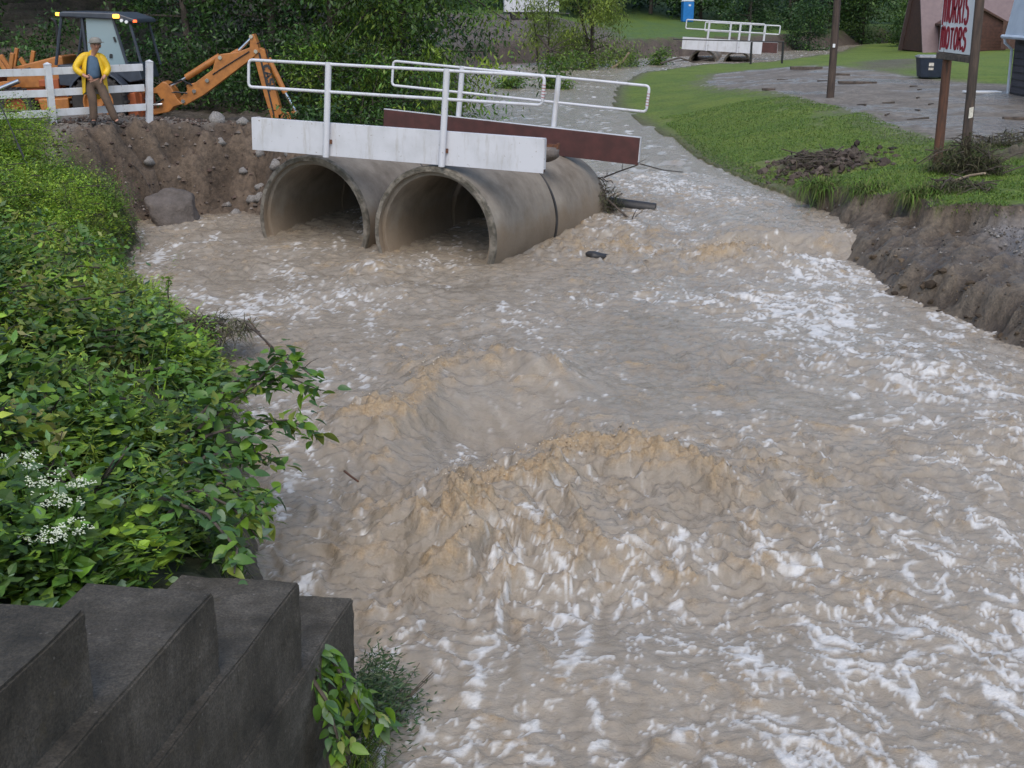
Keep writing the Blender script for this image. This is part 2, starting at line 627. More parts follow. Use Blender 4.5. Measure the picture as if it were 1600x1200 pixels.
# ------------------------------------------------------------------ the creek's outline
LEFT = [(-1.6, -10), (-1.5, 5), (-1.35, 7.3), (-2.0, 8.5), (-2.4, 9.8), (-2.9, 12.5), (-3.4, 14.6), (-4.0, 16.4), (-5.3, 18.4), (-6.5, 20.5),
        (-6.9, 23), (-7.4, 25.3), (-6.7, 26.3), (-5.7, 26.7), (-5.1, 26.0), (-4.5, 25.0), (-3.4, 26.8), (-2.4, 29.5), (-3.0, 33), (-3.2, 38),
        (-2.5, 44), (-1.6, 50), (-2.0, 60), (-2.4, 76), (-0.5, 86), (5, 91), (9.4, 95), (20.6, 105), (32, 123), (60, 160)]
RIGHT = [(7.6, -10), (7.3, 10), (6.75, 15.6), (6.44, 17.65), (5.96, 19.5), (5.98, 22.4), (6.15, 26.6), (5.6, 29.2), (5.04, 33.4), (4.72, 39.4),
         (4.34, 43.6), (3.98, 51.7), (4.84, 61.2), (7.4, 74.7), (12.3, 83.6), (17, 86.5), (24.6, 100), (31.3, 118), (60, 152)]
CREEK = LEFT + RIGHT[::-1]
_le = [(5.2, 28.0), (5.75, 26.6), (6.5, 24.9), (7.2, 22.8), (7.6, 21.4), (8.4, 20.7), (10.5, 19.8), (14, 19)]
LAWN_EDGE = []
for _i in range(len(_le) - 1):
    for _k in range(8):
        _t = _k / 8
        _x, _y = _le[_i][0] * (1 - _t) + _le[_i + 1][0] * _t, _le[_i][1] * (1 - _t) + _le[_i + 1][1] * _t
        LAWN_EDGE.append((_x + 0.22 * math.sin(_y * 3.1) + 0.13 * math.sin(_y * 7.7 + 1) - 0.1, _y + 0.16 * math.sin(_x * 4.3 + 2) + 0.10 * math.sin(_x * 9.1)))
LAWN_EDGE += [(14, 19), (60, 14)]
LAWN_POLY = LAWN_EDGE + [(400, 14), (400, 400), (60, 400), (60, 152)] + RIGHT[::-1][1:12] + [(5.2, 28.0)]
LOT = [(9.2, 62), (8.9, 59), (9.0, 53), (9.7, 47.5), (10.6, 38.5), (10.2, 33), (10.4, 31), (12, 29.4), (20, 27.5), (60, 22), (60, 45), (22, 49.5), (18.5, 53), (17.5, 56.5), (17.0, 64), (15.5, 72), (11, 70)]


def ground_fields(x, y):
    ins = inside(x, y, CREEK)
    dL = polydist(x, y, LEFT)
    dR = polydist(x, y, RIGHT)
    d = np.minimum(dL, dR)
    left = dL < dR
    n1 = fbm(x * 0.5, y * 0.5, 4, 1)
    n2 = fbm(x * 2.1, y * 2.1, 4, 5)
    n3 = fbm(x * 6, y * 6, 3, 9)
    # --- left side
    lowb = sst(12.5, 14.2, y) * sst(20.3, 18.6, y)
    veg = (0.55 - 0.38 * lowb) * sst(0, 0.35, dL) + np.clip((0.42 - 0.14 * lowb) * dL, 0, 1.5)
    veg = np.minimum(veg, 2.0 + 0.1 * n1) + 0.09 * n2 + 0.22 * fbm(x * 0.9, y * 0.7, 2, 14) * sst(0.4, 1.6, dL) * sst(6.5, 8.5, y)
    dirt = (1.98 - 0.06 * (x + 9)) * sst(-0.1, 1.35, dL + 0.14 * n2 + 0.07 * n3) + 0.16 * n2 * sst(0.1, 0.6, dL) * (1 - sst(1.1, 1.7, dL)) + 0.10 * n3 * (1 - sst(1.2, 1.8, dL))
    up = 0.30 + 1.3 * sst(0, 3.0, dL) + 0.12 * n2
    wd = sst(23.6, 25.4, y + 0.9 * sst(-8.0, -9.5, x) * -1)
    wu = sst(28.3, 30.5, y)
    hl = veg * (1 - wd) + dirt * wd
    hl = hl * (1 - wu) + up * wu
    hl = hl + 0.38 * np.clip(y - 33 - 0.25 * (x + 14), 0, 60) * sst(-7.0, -14.0, x) * (y > 30)
    hl = np.where(y > 29, np.minimum(hl, 14), hl)
    farbank = (0.3 + 1.35 * sst(0, 1.6, dL) + np.clip(0.024 * (dL - 1.6), 0, 6) + 0.75 * sst(0.5, 6, dL) * sst(7.5, 2.5, x)) + 0.1 * n2
    wf = sst(62, 84, y)
    hl = hl * (1 - wf) + farbank * wf
    # --- right side
    lawn = 0.36 + 0.80 * sst(0, 1, dR / (5.5 + 0.42 * np.clip(y - 48, 0, 45))) + 0.05 * n1 + 0.012 * n2
    lawn = np.maximum(lawn, (0.78 + 0.36 * sst(5.8, 8.3, x)) * sst(28.6, 26.2, y))
    lawn = lawn + 0.0035 * np.clip(y - 50, 0, 60)
    mound = gauss(x, y, 7.0, 30.4, 0.8, 1.2) + 0.8 * gauss(x, y, 7.9, 29.6, 0.7, 1.1)
    mound2 = gauss(x, y, 11.2, 28.0, 0.9, 0.7)
    lawn = lawn + (0.20 + 0.30 * n2 + 0.15 * n3) * np.clip(mound * 1.3 - 0.25, 0, 1) + (0.14 + 0.3 * n3) * np.clip(mound2 - 0.2, 0, 1)
    e = polydist(x, y, LAWN_EDGE)
    onlawn = inside(x, y, LAWN_POLY) | (y > 28.2)
    eroded = (0.30 + 0.15 * sst(21, 17, y)) * sst(-0.05, 0.42, dR + 0.13 * n2 + 0.04 * n3) + (0.42 + 0.25 * sst(22, 18, y)) * (dR / (dR + e + 0.05)) + 0.13 * n2 * sst(0.05, 0.5, dR) + 0.06 * n3 * sst(0.1, 0.5, dR)
    gravel_b = sst(7.3, 8.2, x) * sst(21.5, 20.3, y)
    eroded = eroded + 0.10 * gravel_b
    lip = sst(0.0, 0.16, e)
    hr = np.where(onlawn, lawn, np.minimum(eroded, lawn - 0.02))
    # --- bed
    bed = -0.9 * sst(0, 0.8, d)
    h = np.where(left, hl, hr)
    rise = sst(-0.02, 0.02, d)
    h = np.where(ins, bed, h)
    # distant valley sides
    h = h + 0.22 * np.clip(y - 150 - 0.15 * x, 0, 400) * (1 - 0.0) + 0.25 * np.clip(np.abs(x) - 75, 0, 300) * sst(30, 60, y)
    # --- colours
    lotm = inside(x + 0.5 * n2, y + 0.7 * n1, LOT)
    lot_d = polydist(x, y, LOT + [LOT[0]])
    col = np.zeros(x.shape + (3,))
    rough = np.full(x.shape, 0.85)

    def put(mask, c, c2=None, nn=None):
        mask = np.clip(mask, 0, 1)[..., None]
        cc = np.array(c)
        if c2 is not None:
            t = np.clip(0.5 + 0.9 * nn, 0, 1)[..., None]
            cc = cc * (1 - t) + np.array(c2) * t
        col[...] = col * (1 - mask) + cc * mask
    one = np.ones(x.shape)
    grassA, grassB = (0.095, 0.152, 0.015), (0.14, 0.188, 0.022)
    soilA, soilB = (0.078, 0.054, 0.036), (0.145, 0.104, 0.072)
    mudA, mudB = (0.075, 0.054, 0.036), (0.16, 0.125, 0.088)
    put(one, grassA, grassB, n1 + 0.4 * n2)
    # left: dark weedy soil, raw dirt, wood floor
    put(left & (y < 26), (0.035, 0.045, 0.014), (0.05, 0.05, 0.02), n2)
    put((left & (y < 66)) * wd, soilA, soilB, n2 + 0.5 * n3)
    pad = left & (dL > 1.2) & (y > 24.5) & (y < 31) & (x < -6.5)
    put(pad * sst(1.2, 1.7, dL), (0.16, 0.135, 0.11), (0.22, 0.195, 0.165), n3)
    rough[pad] = 0.7
    put((left & (y >= 30) & (y < 70)) * 1.0, (0.045, 0.04, 0.022), (0.11, 0.088, 0.068), n2)
    put(left * wf, grassA, (0.075, 0.135, 0.03), n1)
    put(left * wf * sst(9.5, 7.0, x + n1) * (y < 130), (0.10, 0.078, 0.064), (0.145, 0.118, 0.10), n2)
    put(left * wf * sst(2.2, 1.2, dL), (0.07, 0.05, 0.04), (0.11, 0.085, 0.065), n2)
    # right: mud on the torn bank, silt on the lawn
    er = (~left) & (~onlawn)
    put(er * 1.0, mudA, mudB, n2 + 0.5 * n3)
    rough[er] = np.clip(0.48 + 0.22 * n2, 0.28, 0.75)[er]
    rim = (~left) & onlawn & (y < 28.5)
    put(rim * sst(0.32, 0.10, e + 0.10 * n3), (0.07, 0.05, 0.035), (0.12, 0.09, 0.06), n3)
    put(er * gravel_b, (0.16, 0.145, 0.135), (0.27, 0.25, 0.24), n3 * 1.5)
    put(((~left) & onlawn) * np.clip(mound * 2.2 - 0.75 + 0.5 * n3, 0, 1), (0.06, 0.045, 0.036), (0.12, 0.095, 0.075), n3)
    put(((~left) & onlawn) * np.clip(mound2 * 2.0 - 0.7, 0, 1), (0.06, 0.05, 0.036), (0.10, 0.085, 0.06), n3)
    silt = sst(0.25, 0.62, fbm(x * 0.35, y * 0.22, 4, 33)) * sst(13, 9, x) * sst(24, 28, y) * sst(52, 46, y)
    put(((~left) & onlawn & ~lotm) * silt * 0.45 * np.clip(0.6 + n3, 0, 1), (0.13, 0.115, 0.075), (0.17, 0.15, 0.10), n3)
    put(((~left) & onlawn & (y > 26)) * sst(0.9, 0.1, dR) * 0.75, (0.10, 0.085, 0.055), (0.13, 0.12, 0.08), n3)
    lm = ((~left) & lotm) * 1.0
    put(lm, (0.155, 0.130, 0.105), (0.235, 0.205, 0.170), n2 * 0.7 + n1 * 0.5)
    wet = sst(0.0, 0.5, fbm(x * 0.22 + 3, y * 0.3, 4, 41) + 0.25 * n2)
    rough[...] = np.where(lm > 0, 0.80 - 0.62 * wet, rough)
    put(lm * wet * 0.5, (0.21, 0.18, 0.148), (0.28, 0.245, 0.21), n2)
    put(((~left) & onlawn & ~lotm) * sst(1.2, 0.2, lot_d + 0.8 * n2) * 0.6, (0.13, 0.12, 0.08), (0.17, 0.155, 0.11), n3)
    # washed ditch on the far lawn
    ditch = gauss(x - (0.28 * (y - 60)), y, 17.5, 70, 2.2, 11) * (y > 55)
    put(((~left) & ~lotm) * np.clip(ditch * 1.6 - 0.5 + 0.4 * n1, 0, 0.85), (0.10, 0.08, 0.06), (0.14, 0.12, 0.09), n2)
    put(sst(150, 175, y), (0.02, 0.045, 0.012), (0.03, 0.06, 0.02), n1)
    put(ins * 1.0, mudA, mudB, n2)
    return h, col, rough


def axis(*segs):
    out = []
    for a, b, s in segs:
        out.append(np.arange(a, b, s))
    return np.concatenate(out + [np.array([segs[-1][1]])])


gx = axis((-260, -60, 12), (-60, -14, 1.5), (-14, -1, 0.11), (-1, 5, 0.3), (5, 13, 0.1), (13, 24, 0.45), (24, 60, 1.5), (60, 300, 12))
gy = axis((-12, 4, 1), (4, 33, 0.11), (33, 60, 0.32), (60, 125, 0.9), (125, 420, 8))
GX, GY = np.meshgrid(gx, gy)
GH, GC, GR = ground_fields(GX, GY)


def grid_faces(ny, nx):
    i = np.arange(ny * nx).reshape(ny, nx)
    return np.stack([i[:-1, :-1], i[:-1, 1:], i[1:, 1:], i[1:, :-1]], -1).reshape(-1, 4)


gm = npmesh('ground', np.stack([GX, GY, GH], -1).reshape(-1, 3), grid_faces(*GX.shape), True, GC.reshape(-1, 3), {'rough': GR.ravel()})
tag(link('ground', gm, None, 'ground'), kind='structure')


def gz(x, y):
    """ground height by bilinear lookup"""
    x = np.asarray(x, float)
    y = np.asarray(y, float)
    i = np.clip(np.searchsorted(gx, x) - 1, 0, len(gx) - 2)
    j = np.clip(np.searchsorted(gy, y) - 1, 0, len(gy) - 2)
    u = (x - gx[i]) / (gx[i + 1] - gx[i])
    v = (y - gy[j]) / (gy[j + 1] - gy[j])
    return GH[j, i] * (1 - u) * (1 - v) + GH[j, i + 1] * u * (1 - v) + GH[j + 1, i] * (1 - u) * v + GH[j + 1, i + 1] * u * v


def G(x, y, dz=0.0):
    return (x, y, float(gz(x, y)) + dz)


# ------------------------------------------------------------------ flood water
AX = Vector((0.449, 0.894, 0))       # culvert axis, upstream
BX = Vector((0.894, -0.449, 0))
MOUTH_R = Vector((-1.38, 22.0, 0.43))
MOUTH_L = Vector((-3.72, 23.45, 0.44))

# velocity field on a coarse grid, used to draw foam out along the current
vx0, vx1, vy0, vy1, vs = -10.0, 22.0, 2.0, 110.0, 0.08
VX, VY = np.meshgrid(np.arange(vx0, vx1, vs), np.arange(vy0, vy1, vs))
psi = 0.75 * pn(VX * 0.42, VY * 0.34, 71) * 1.5 + 0.40 * pn(VX * 1.1, VY * 0.9, 72) + 0.20 * pn(VX * 2.4, VY * 2.0, 73) + 0.075 * pn(VX * 5.0, VY * 4.4, 74)
U = 0.25 + np.gradient(psi, vs, axis=0) * 0.9
W = -1.6 - np.gradient(psi, vs, axis=1) * 0.9
side = sst(26, 18, VY) * sst(9, 13, VY)
U = U + 0.55 * side * sst(0.5, 3.5, VX)
for M0 in (MOUTH_R, MOUTH_L):
    g = gauss(VX, VY, M0.x - 0.8, M0.y - 2.2, 1.3, 2.8)
    U = U - 0.8 * g
    W = W - 0.8 * g
U = U + 1.2 * gauss(VX, VY, -4.5, 18.8, 2.2, 2.2)
far = sst(70, 84, VY)
U = U * (1 - far) - 1.6 * far
W = W * (1 - 0.5 * far)


def vsample(A, x, y):
    fx = np.clip((x - vx0) / vs, 0, A.shape[1] - 1.001)
    fy = np.clip((y - vy0) / vs, 0, A.shape[0] - 1.001)
    i = fx.astype(int)
    j = fy.astype(int)
    u = fx - i
    v = fy - j
    return A[j, i] * (1 - u) * (1 - v) + A[j, i + 1] * u * (1 - v) + A[j + 1, i] * (1 - u) * v + A[j + 1, i + 1] * u * v


def water_fields(x, y, edge=None):
    bx, by = x.copy(), y.copy()
    for k in range(9):
        bx, by = bx - vsample(U, bx, by) * 0.075, by - vsample(W, bx, by) * 0.075
    cx, cy = bx.copy(), by.copy()
    for k in range(8):
        cx, cy = cx - vsample(U, cx, cy) * 0.10, cy - vsample(W, cx, cy) * 0.10
    # level
    wob = 0.35 * pn(x * 0.8, y * 0.6, 50)
    lv = 0.36 * sst(21.5, 29, y + wob)
    lvR = 0.34 * sst(22.1, 23.1, y + 0.22 * (x - 5) + 0.5 * wob)
    k = sst(3.4, 4.4, x) * sst(40, 30, y)
    lv = lv * (1 - k) + lvR * k
    lv = np.where(x < -4.4, np.minimum(lv, 0.12), lv)
    lv = lv - 0.32 * sst(14, 7.5, y)
    # big standing waves
    c1 = [(-1.5, 12.7), (-1.13, 13.3), (-0.76, 14.4), (-0.2, 14.8), (0.30, 14.5)]
    c2 = [(-0.7, 10.2), (-0.46, 10.5), (0.0, 11.15), (0.62, 11.9), (1.2, 11.85), (1.8, 11.55)]
    wx = x + 0.22 * pn(x * 1.3, y * 1.3, 21) + 0.08 * pn(x * 4, y * 4, 23)
    wy = y + 0.30 * pn(x * 1.3, y * 1.3, 22) + 0.10 * pn(x * 4, y * 4, 24)
    d1 = polydist(wx, wy, c1)
    d2 = polydist(wx, wy, c2)
    big = 0.29 * np.exp(-(d1 / 0.62) ** 2) - 0.26 * gauss(x, y, -0.15, 12.7, 0.8, 0.65) + 0.23 * np.exp(-(d2 / 0.46) ** 2)
    big = big + 0.14 * gauss(x, y, 0.4, 10.2, 1.6, 0.7) - 0.10 * gauss(x, y, 0.6, 9.2, 1.6, 0.6) + 0.12 * gauss(x, y, 0.5, 8.2, 1.7, 0.6)
    big = big + 0.26 * gauss(x, y, 4.0, 21.9, 0.8, 0.55) + 0.16 * gauss(x, y, 4.8, 21.2, 0.9, 0.6) - 0.14 * gauss(x, y, 4.6, 22.5, 0.8, 0.4)
    big = big + 0.14 * gauss(x, y, 5.6, 12.7, 0.9, 1.1) + 0.18 * gauss(x, y, 5.2, 15.0, 1.0, 0.8) + 0.10 * gauss(x, y, 2.0, 24.5, 1.0, 1.0)
    big = big + 0.10 * gauss(x, y, -2.4, 21.0, 0.6, 0.6) + 0.12 * gauss(x, y, -1.9, 19.2, 1.2, 0.5)
    # where it is rough
    turb = 0.50 + 0.75 * np.exp(-(d2 / 1.0) ** 2) + 0.55 * np.exp(-(d1 / 0.55) ** 2) + 0.7 * gauss(x, y, 4.2, 22.0, 1.4, 1.3) + 0.5 * gauss(x, y, 1.6, 23.3, 1.3, 1.9)
    turb = turb + 0.45 * gauss(x, y, 0.6, 10.3, 1.9, 1.3) + 0.35 * gauss(x, y, 5.8, 12.0, 1.3, 2.6) + 0.4 * gauss(x, y, -2.4, 21.2, 1.3, 0.9)
    turb = turb - 0.30 * gauss(x, y, -0.3, 13.3, 0.8, 0.8) - 0.15 * sst(30, 45, y)
    turb = turb + 0.35 * pn(x * 0.55, y * 0.55, 61)
    turb = np.clip(turb, 0.22, 1.8)
    def rdg(n, k=1.7, e=0.06):
        return 1 - (np.sqrt(n * n + e * e) - e) * k
    r1 = rdg(pn(bx * 0.75 + 0.3 * x, by * 0.6 + 0.4 * y, 31))
    r2 = rdg(pn(bx * 1.1 + x * 0.8, by * 1.0 + y * 1.6, 32))
    r3 = rdg(pn(bx * 1.8 + x * 1.8, by * 1.6 + y * 3.6, 34))
    r4 = rdg(pn(bx * 2.5 + x * 4.0, by * 2 + y * 8, 36))
    r5 = rdg(pn(x * 10 + bx * 4, y * 15, 38))
    near = sst(26, 16, y)
    chop = 0.075 * (r1 - 0.5) + 0.058 * (r2 - 0.5) + 0.050 * (r3 - 0.5) + 0.032 * (r4 - 0.5) + near * 0.016 * (r5 - 0.5)
    lump = np.abs(pn(x * 4.2 + bx, y * 4.2, 43)) + 0.7 * np.abs(pn(x * 9.3, y * 9.3 + by, 44)) + 0.45 * np.abs(pn(x * 19, y * 19, 45))
    # froth: churned tan crests
    crest = 0.42 * r2 + 0.55 * r3 + 0.30 * r4 + 0.45 * fbm(bx * 0.8 + x * 0.6, by * 0.8 + y * 0.6, 3, 47)
    fc = np.exp(-(d2 / 0.24) ** 2) * 0.55 + np.exp(-(d1 / 0.20) ** 2) * 0.62 * sst(0.6, -0.3, x)
    fc = fc + 0.12 * np.exp(-(d2 / 0.6) ** 2)  + 0.04 * np.exp(-(d1 / 0.6) ** 2) + 0.50 * gauss(x, y, 4.0, 21.9, 0.8, 0.5) + 0.30 * gauss(x, y, 1.9, 23.0, 1.2, 1.6)
    fc = fc + 0.22 * gauss(x, y, 0.7, 10.2, 1.5, 0.9) + 0.25 * gauss(x, y, -2.5, 21.3, 0.9, 0.5) + 0.18 * gauss(x, y, 5.9, 11.5, 0.5, 2.6)
    fc = fc + 0.25 * gauss(x, y, -0.9, 7.9, 0.3, 0.6) + 0.12 * gauss(x, y, -2.5, 16.5, 2.0, 1.2) - 0.35 * gauss(x, y, -0.3, 12.9, 0.5, 0.6) - 0.2 * sst(30, 40, y)
    froth = sst(0.76, 1.28, crest * 0.75 + fc + 0.16 * pn(x * 7, y * 7, 49) + 0.10 * pn(x * 15, y * 15, 51))
    # white foam: filaments drawn out and folded by the eddies
    def line(n, k):
        return 1 - (np.sqrt(n * n + 0.0009) - 0.03) * k
    wl = pn(x * 3.1, y * 3.1, 81) * 0.10 + pn(x * 8, y * 8, 86) * 0.05
    a1 = line(pn(cx * 0.9 + wl, cy * 0.9 + wl, 82), 4.6)
    a2 = line(pn(bx * 1.7 + wl, by * 1.5 - wl, 83), 4.4)
    a3 = line(pn(bx * 2.6 + x * 0.6, by * 2.2 + y * 0.8 + wl, 84), 4.0)
    a4 = line(pn(bx * 4.2 + x * 2, by * 3.4 + y * 3 + wl, 87), 3.4)
    patch = fbm(bx * 0.6, by * 0.5, 3, 85)
    brk = fbm(x * 5.0 + bx, y * 6.0, 3, 88)
    dens = 0.13 + 0.55 * gauss(x, y, 4.4, 17.6, 1.9, 2.6) + 0.42 * gauss(x, y, 5.3, 13.4, 1.2, 2.3) + 0.40 * gauss(x, y, -0.2, 8.2, 0.9, 1.1) + 0.34 * gauss(x, y, 1.0, 7.1, 2.2, 0.7)
    dens = dens + 0.36 * gauss(x, y, 2.6, 8.4, 1.2, 1.3) + 0.30 * gauss(x, y, 3.9, 9.6, 1.0, 1.6) + 0.22 * gauss(x, y, 1.6, 10.3, 1.4, 1.0) + 0.35 * gauss(x, y, 4.6, 20.6, 1.0, 1.0) + 0.26 * gauss(x, y, -3.8, 18.9, 2.2, 1.9) + 0.22 * gauss(x, y, -2.2, 12.5, 0.6, 2.5)
    dens = dens + 0.16 * gauss(x, y, 0.3, 9.6, 1.2, 1.0) + 0.35 * gauss(x, y, -6.2, 21.5, 0.8, 1.6) + 0.35 * gauss(x, y, -1.8, 21.4, 0.7, 0.5) + 0.3 * gauss(x, y, -4.2, 22.8, 0.8, 0.5)
    dens = dens + 0.45 * gauss(x, y, -0.5, 12.7, 0.16, 0.45) + 0.02 * sst(28, 36, y) + 0.25 * gauss(x, y, 3.4, 28.5, 2.5, 4) - 0.25 * gauss(x, y, 2.4, 15.0, 1.3, 2.4)
    # streaks: blobs of foam averaged along the current (forward and back)
    acc = np.zeros(x.shape)
    acc2 = np.zeros(x.shape)
    for sg in (1, -1):
        qx, qy = x.copy(), y.copy()
        for k in range(7):
            step = 0.085 * (0.6 + 0.05 * np.clip(y, 0, 60))
            qx, qy = qx - sg * vsample(U, qx, qy) * step, qy - sg * vsample(W, qx, qy) * step
            acc += pn(qx * 7.5, qy * 7.5, 91)
            acc2 += pn(qx * 3.2, qy * 3.2, 93)
    lic = acc / 14 / 0.115
    lic2 = acc2 / 14 / 0.17
    lines = np.maximum(np.maximum(a1, a2), np.maximum(0.92 * a3, 0.80 * a4))
    wq = 0.35 * pn(x * 2.3, y * 2.3, 95)
    wv = 0.35 * pn(x * 2.3, y * 2.3, 96)
    wk = 0.16 * pn(x * 7, y * 7, 97)
    web1 = np.exp(-worley(bx * 1.15 + wq, by * 0.95 + wv, 3) / 0.075)
    web2 = np.exp(-worley(bx * 2.6 + wq * 1.6 + wk, by * 2.2 + wv * 1.6 + wk, 5) / 0.11)
    web3 = np.exp(-worley(x * 3.6 + bx * 2 + wk * 2, y * 5.5 + wq * 2, 7) / 0.18)
    nr = sst(15, 10, y)
    base = np.maximum(np.maximum(web1, 0.95 * web2), np.maximum(0.55 * web3, np.maximum(0.95 * np.clip(a1, 0, 1), 0.88 * np.clip(a2, 0, 1))))
    base = base * (0.88 + 0.22 * brk)
    fd = dens + 0.34 * patch + 0.08 * lic + 0.17 * lic2
    thr = np.clip(0.93 - 0.66 * fd, 0.38, 1.2)
    foam = sst(thr, thr + 0.28, base)
    film = np.clip(0.25 + 0.2 * sst(2.0, 5.0, x) + 0.45 * sst(26, 34, y) + 0.45 * fd + 0.35 * base * sst(0.1, 0.5, fd) + 0.15 * lic, 0, 0.9)
    foam = np.clip(foam * (1 - 0.7 * froth), 0, 1)
    if edge is not None:
        calm = np.where(y > 26, sst(-0.1, 0.9, edge), 1.0)
        chop = chop * calm - 0.05 * (1 - calm)
        froth = froth * calm
        foam = foam * (0.3 + 0.7 * calm)
    h = lv + big + turb * chop + froth * turb * (0.062 * (lump - 0.45) + 0.020 * np.abs(pn(x * 31, y * 31, 46))) + foam * (0.010 + 0.010 * brk)
    inpipe = gauss(x, y, -0.5, 24.5, 1.2, 2.0) + gauss(x, y, -2.8, 25.8, 1.2, 2.0)
    return h, foam, froth, film


def water_patch(x0, x1, dx, y0, y1, dy, drop_edge):
    xs = np.arange(x0, x1 + dx * 0.5, dx)
    ys = np.arange(y0, y1 + dy * 0.5, dy)
    X, Y = np.meshgrid(xs, ys)
    ins = inside(X, Y, CREEK)
    d = np.minimum(polydist(X, Y, LEFT), polydist(X, Y, RIGHT))
    keep = ins | (d < 0.55)
    F = grid_faces(*X.shape)
    kf = keep.ravel()[F].all(1)
    F = F[kf]
    used = np.zeros(X.size, bool)
    used[F.ravel()] = True
    idx = np.full(X.size, -1)
    idx[used] = np.arange(used.sum())
    x = X.ravel()[used]
    y = Y.ravel()[used]
    h, fo, fr_, fm_ = water_fields(x, y, np.where(ins, d, -d).ravel()[used])
    if drop_edge:
        h = h - 0.012 * (y < y0 + dy * 1.5)
    return np.stack([x, y, h], -1), idx[F], fo, fr_, fm_


parts = [water_patch(-3.4, 7.9, 0.021, 5.6, 13.0, 0.026, False),
         water_patch(-8.2, 7.6, 0.036, 12.96, 31.0, 0.05, True),
         water_patch(-8.2, 62.0, 0.14, 30.9, 126.0, 0.26, True),
         water_patch(-3.0, 8.2, 0.3, -10.0, 5.75, 0.3, False)]
off = 0
WV, WF, WA, WB, WC = [], [], [], [], []
for v_, f_, a_, b_, c_ in parts:
    WC.append(c_)
    WV.append(v_)
    WF.append(f_ + off)
    WA.append(a_)
    WB.append(b_)
    off += len(v_)
wm = npmesh('water', np.concatenate(WV), np.concatenate(WF), True, None, {'foam': np.concatenate(WA), 'froth': np.concatenate(WB), 'film': np.concatenate(WC)})
tag(link('water', wm, None, 'flood_water'), kind='structure')
# ------------------------------------------------------------------ stepped wing wall in the foreground
wall = empty('wing_wall', (-1.9, 4.0, -0.6), 0, 'dark stepped concrete wing wall in the bottom left corner', 'wall')
WU = Vector((0.170, 0.985, 0))
WVv = Vector((-0.985, 0.170, 0))
courses = [((-1.715, 4.60), 2.053, 0.55, 1.1), ((-1.455, 5.60), 1.640, 0.6, 0.66), ((-1.225, 6.61), 1.202, 0.6, 0.72), ((-1.040, 7.48), 0.666, 0.7, 0.80), ((-0.985, 7.62), -0.28, 0.9, 0.80)]


def course_mesh(corner, top, hgt, width, seed):
    bm = bmesh.new()
    ln = corner[1] + 1.6
    o = Vector((corner[0], corner[1], 0))
    q = [o, o + WVv * width, o + WVv * width - WU * ln, o - WU * ln]
    lo = [bm.verts.new((a.x, a.y, top - hgt)) for a in q]
    hi = [bm.verts.new((a.x, a.y, top)) for a in q]
    bm.faces.new(hi)
    bm.faces.new(lo[::-1])
    for i in range(4):
        bm.faces.new((lo[i], lo[(i + 1) % 4], hi[(i + 1) % 4], hi[i]))
    bmesh.ops.recalc_face_normals(bm, faces=bm.faces)
    bmesh.ops.bevel(bm, geom=list(bm.edges), offset=0.012, segments=2, affect='EDGES')
    bmesh.ops.subdivide_edges(bm, edges=[e for e in bm.edges if e.calc_length() > 0.3], cuts=20, use_grid_fill=True)
    for v in bm.verts:
        k = v.co * 3.1 + Vector((seed, 0, 0))
        v.co += Vector((mnoise.noise(k), mnoise.noise(k + Vector((9, 0, 0))), mnoise.noise(k + Vector((0, 9, 0))))) * 0.010
        k2 = v.co * 17
        v.co += Vector((mnoise.noise(k2), mnoise.noise(k2 + Vector((9, 0, 0))), mnoise.noise(k2 + Vector((0, 9, 0))))) * 0.007
    me = bpy.data.meshes.new('course')
    bm.to_mesh(me)
    bm.free()
    me.polygons.foreach_set('use_smooth', [True] * len(me.polygons))
    me.set_sharp_from_angle(angle=math.radians(35))
    return me


for i, (cn, tp, hh, wd_) in enumerate(courses):
    o = link('course', course_mesh(cn, tp, hh, wd_, i * 5.0), wall, 'wall_concrete')
    o.matrix_parent_inverse = Matrix.Translation((1.9, -4.0, 0.6))

# ------------------------------------------------------------------ culvert pipes
R_OUT, R_IN = 1.22, 1.04


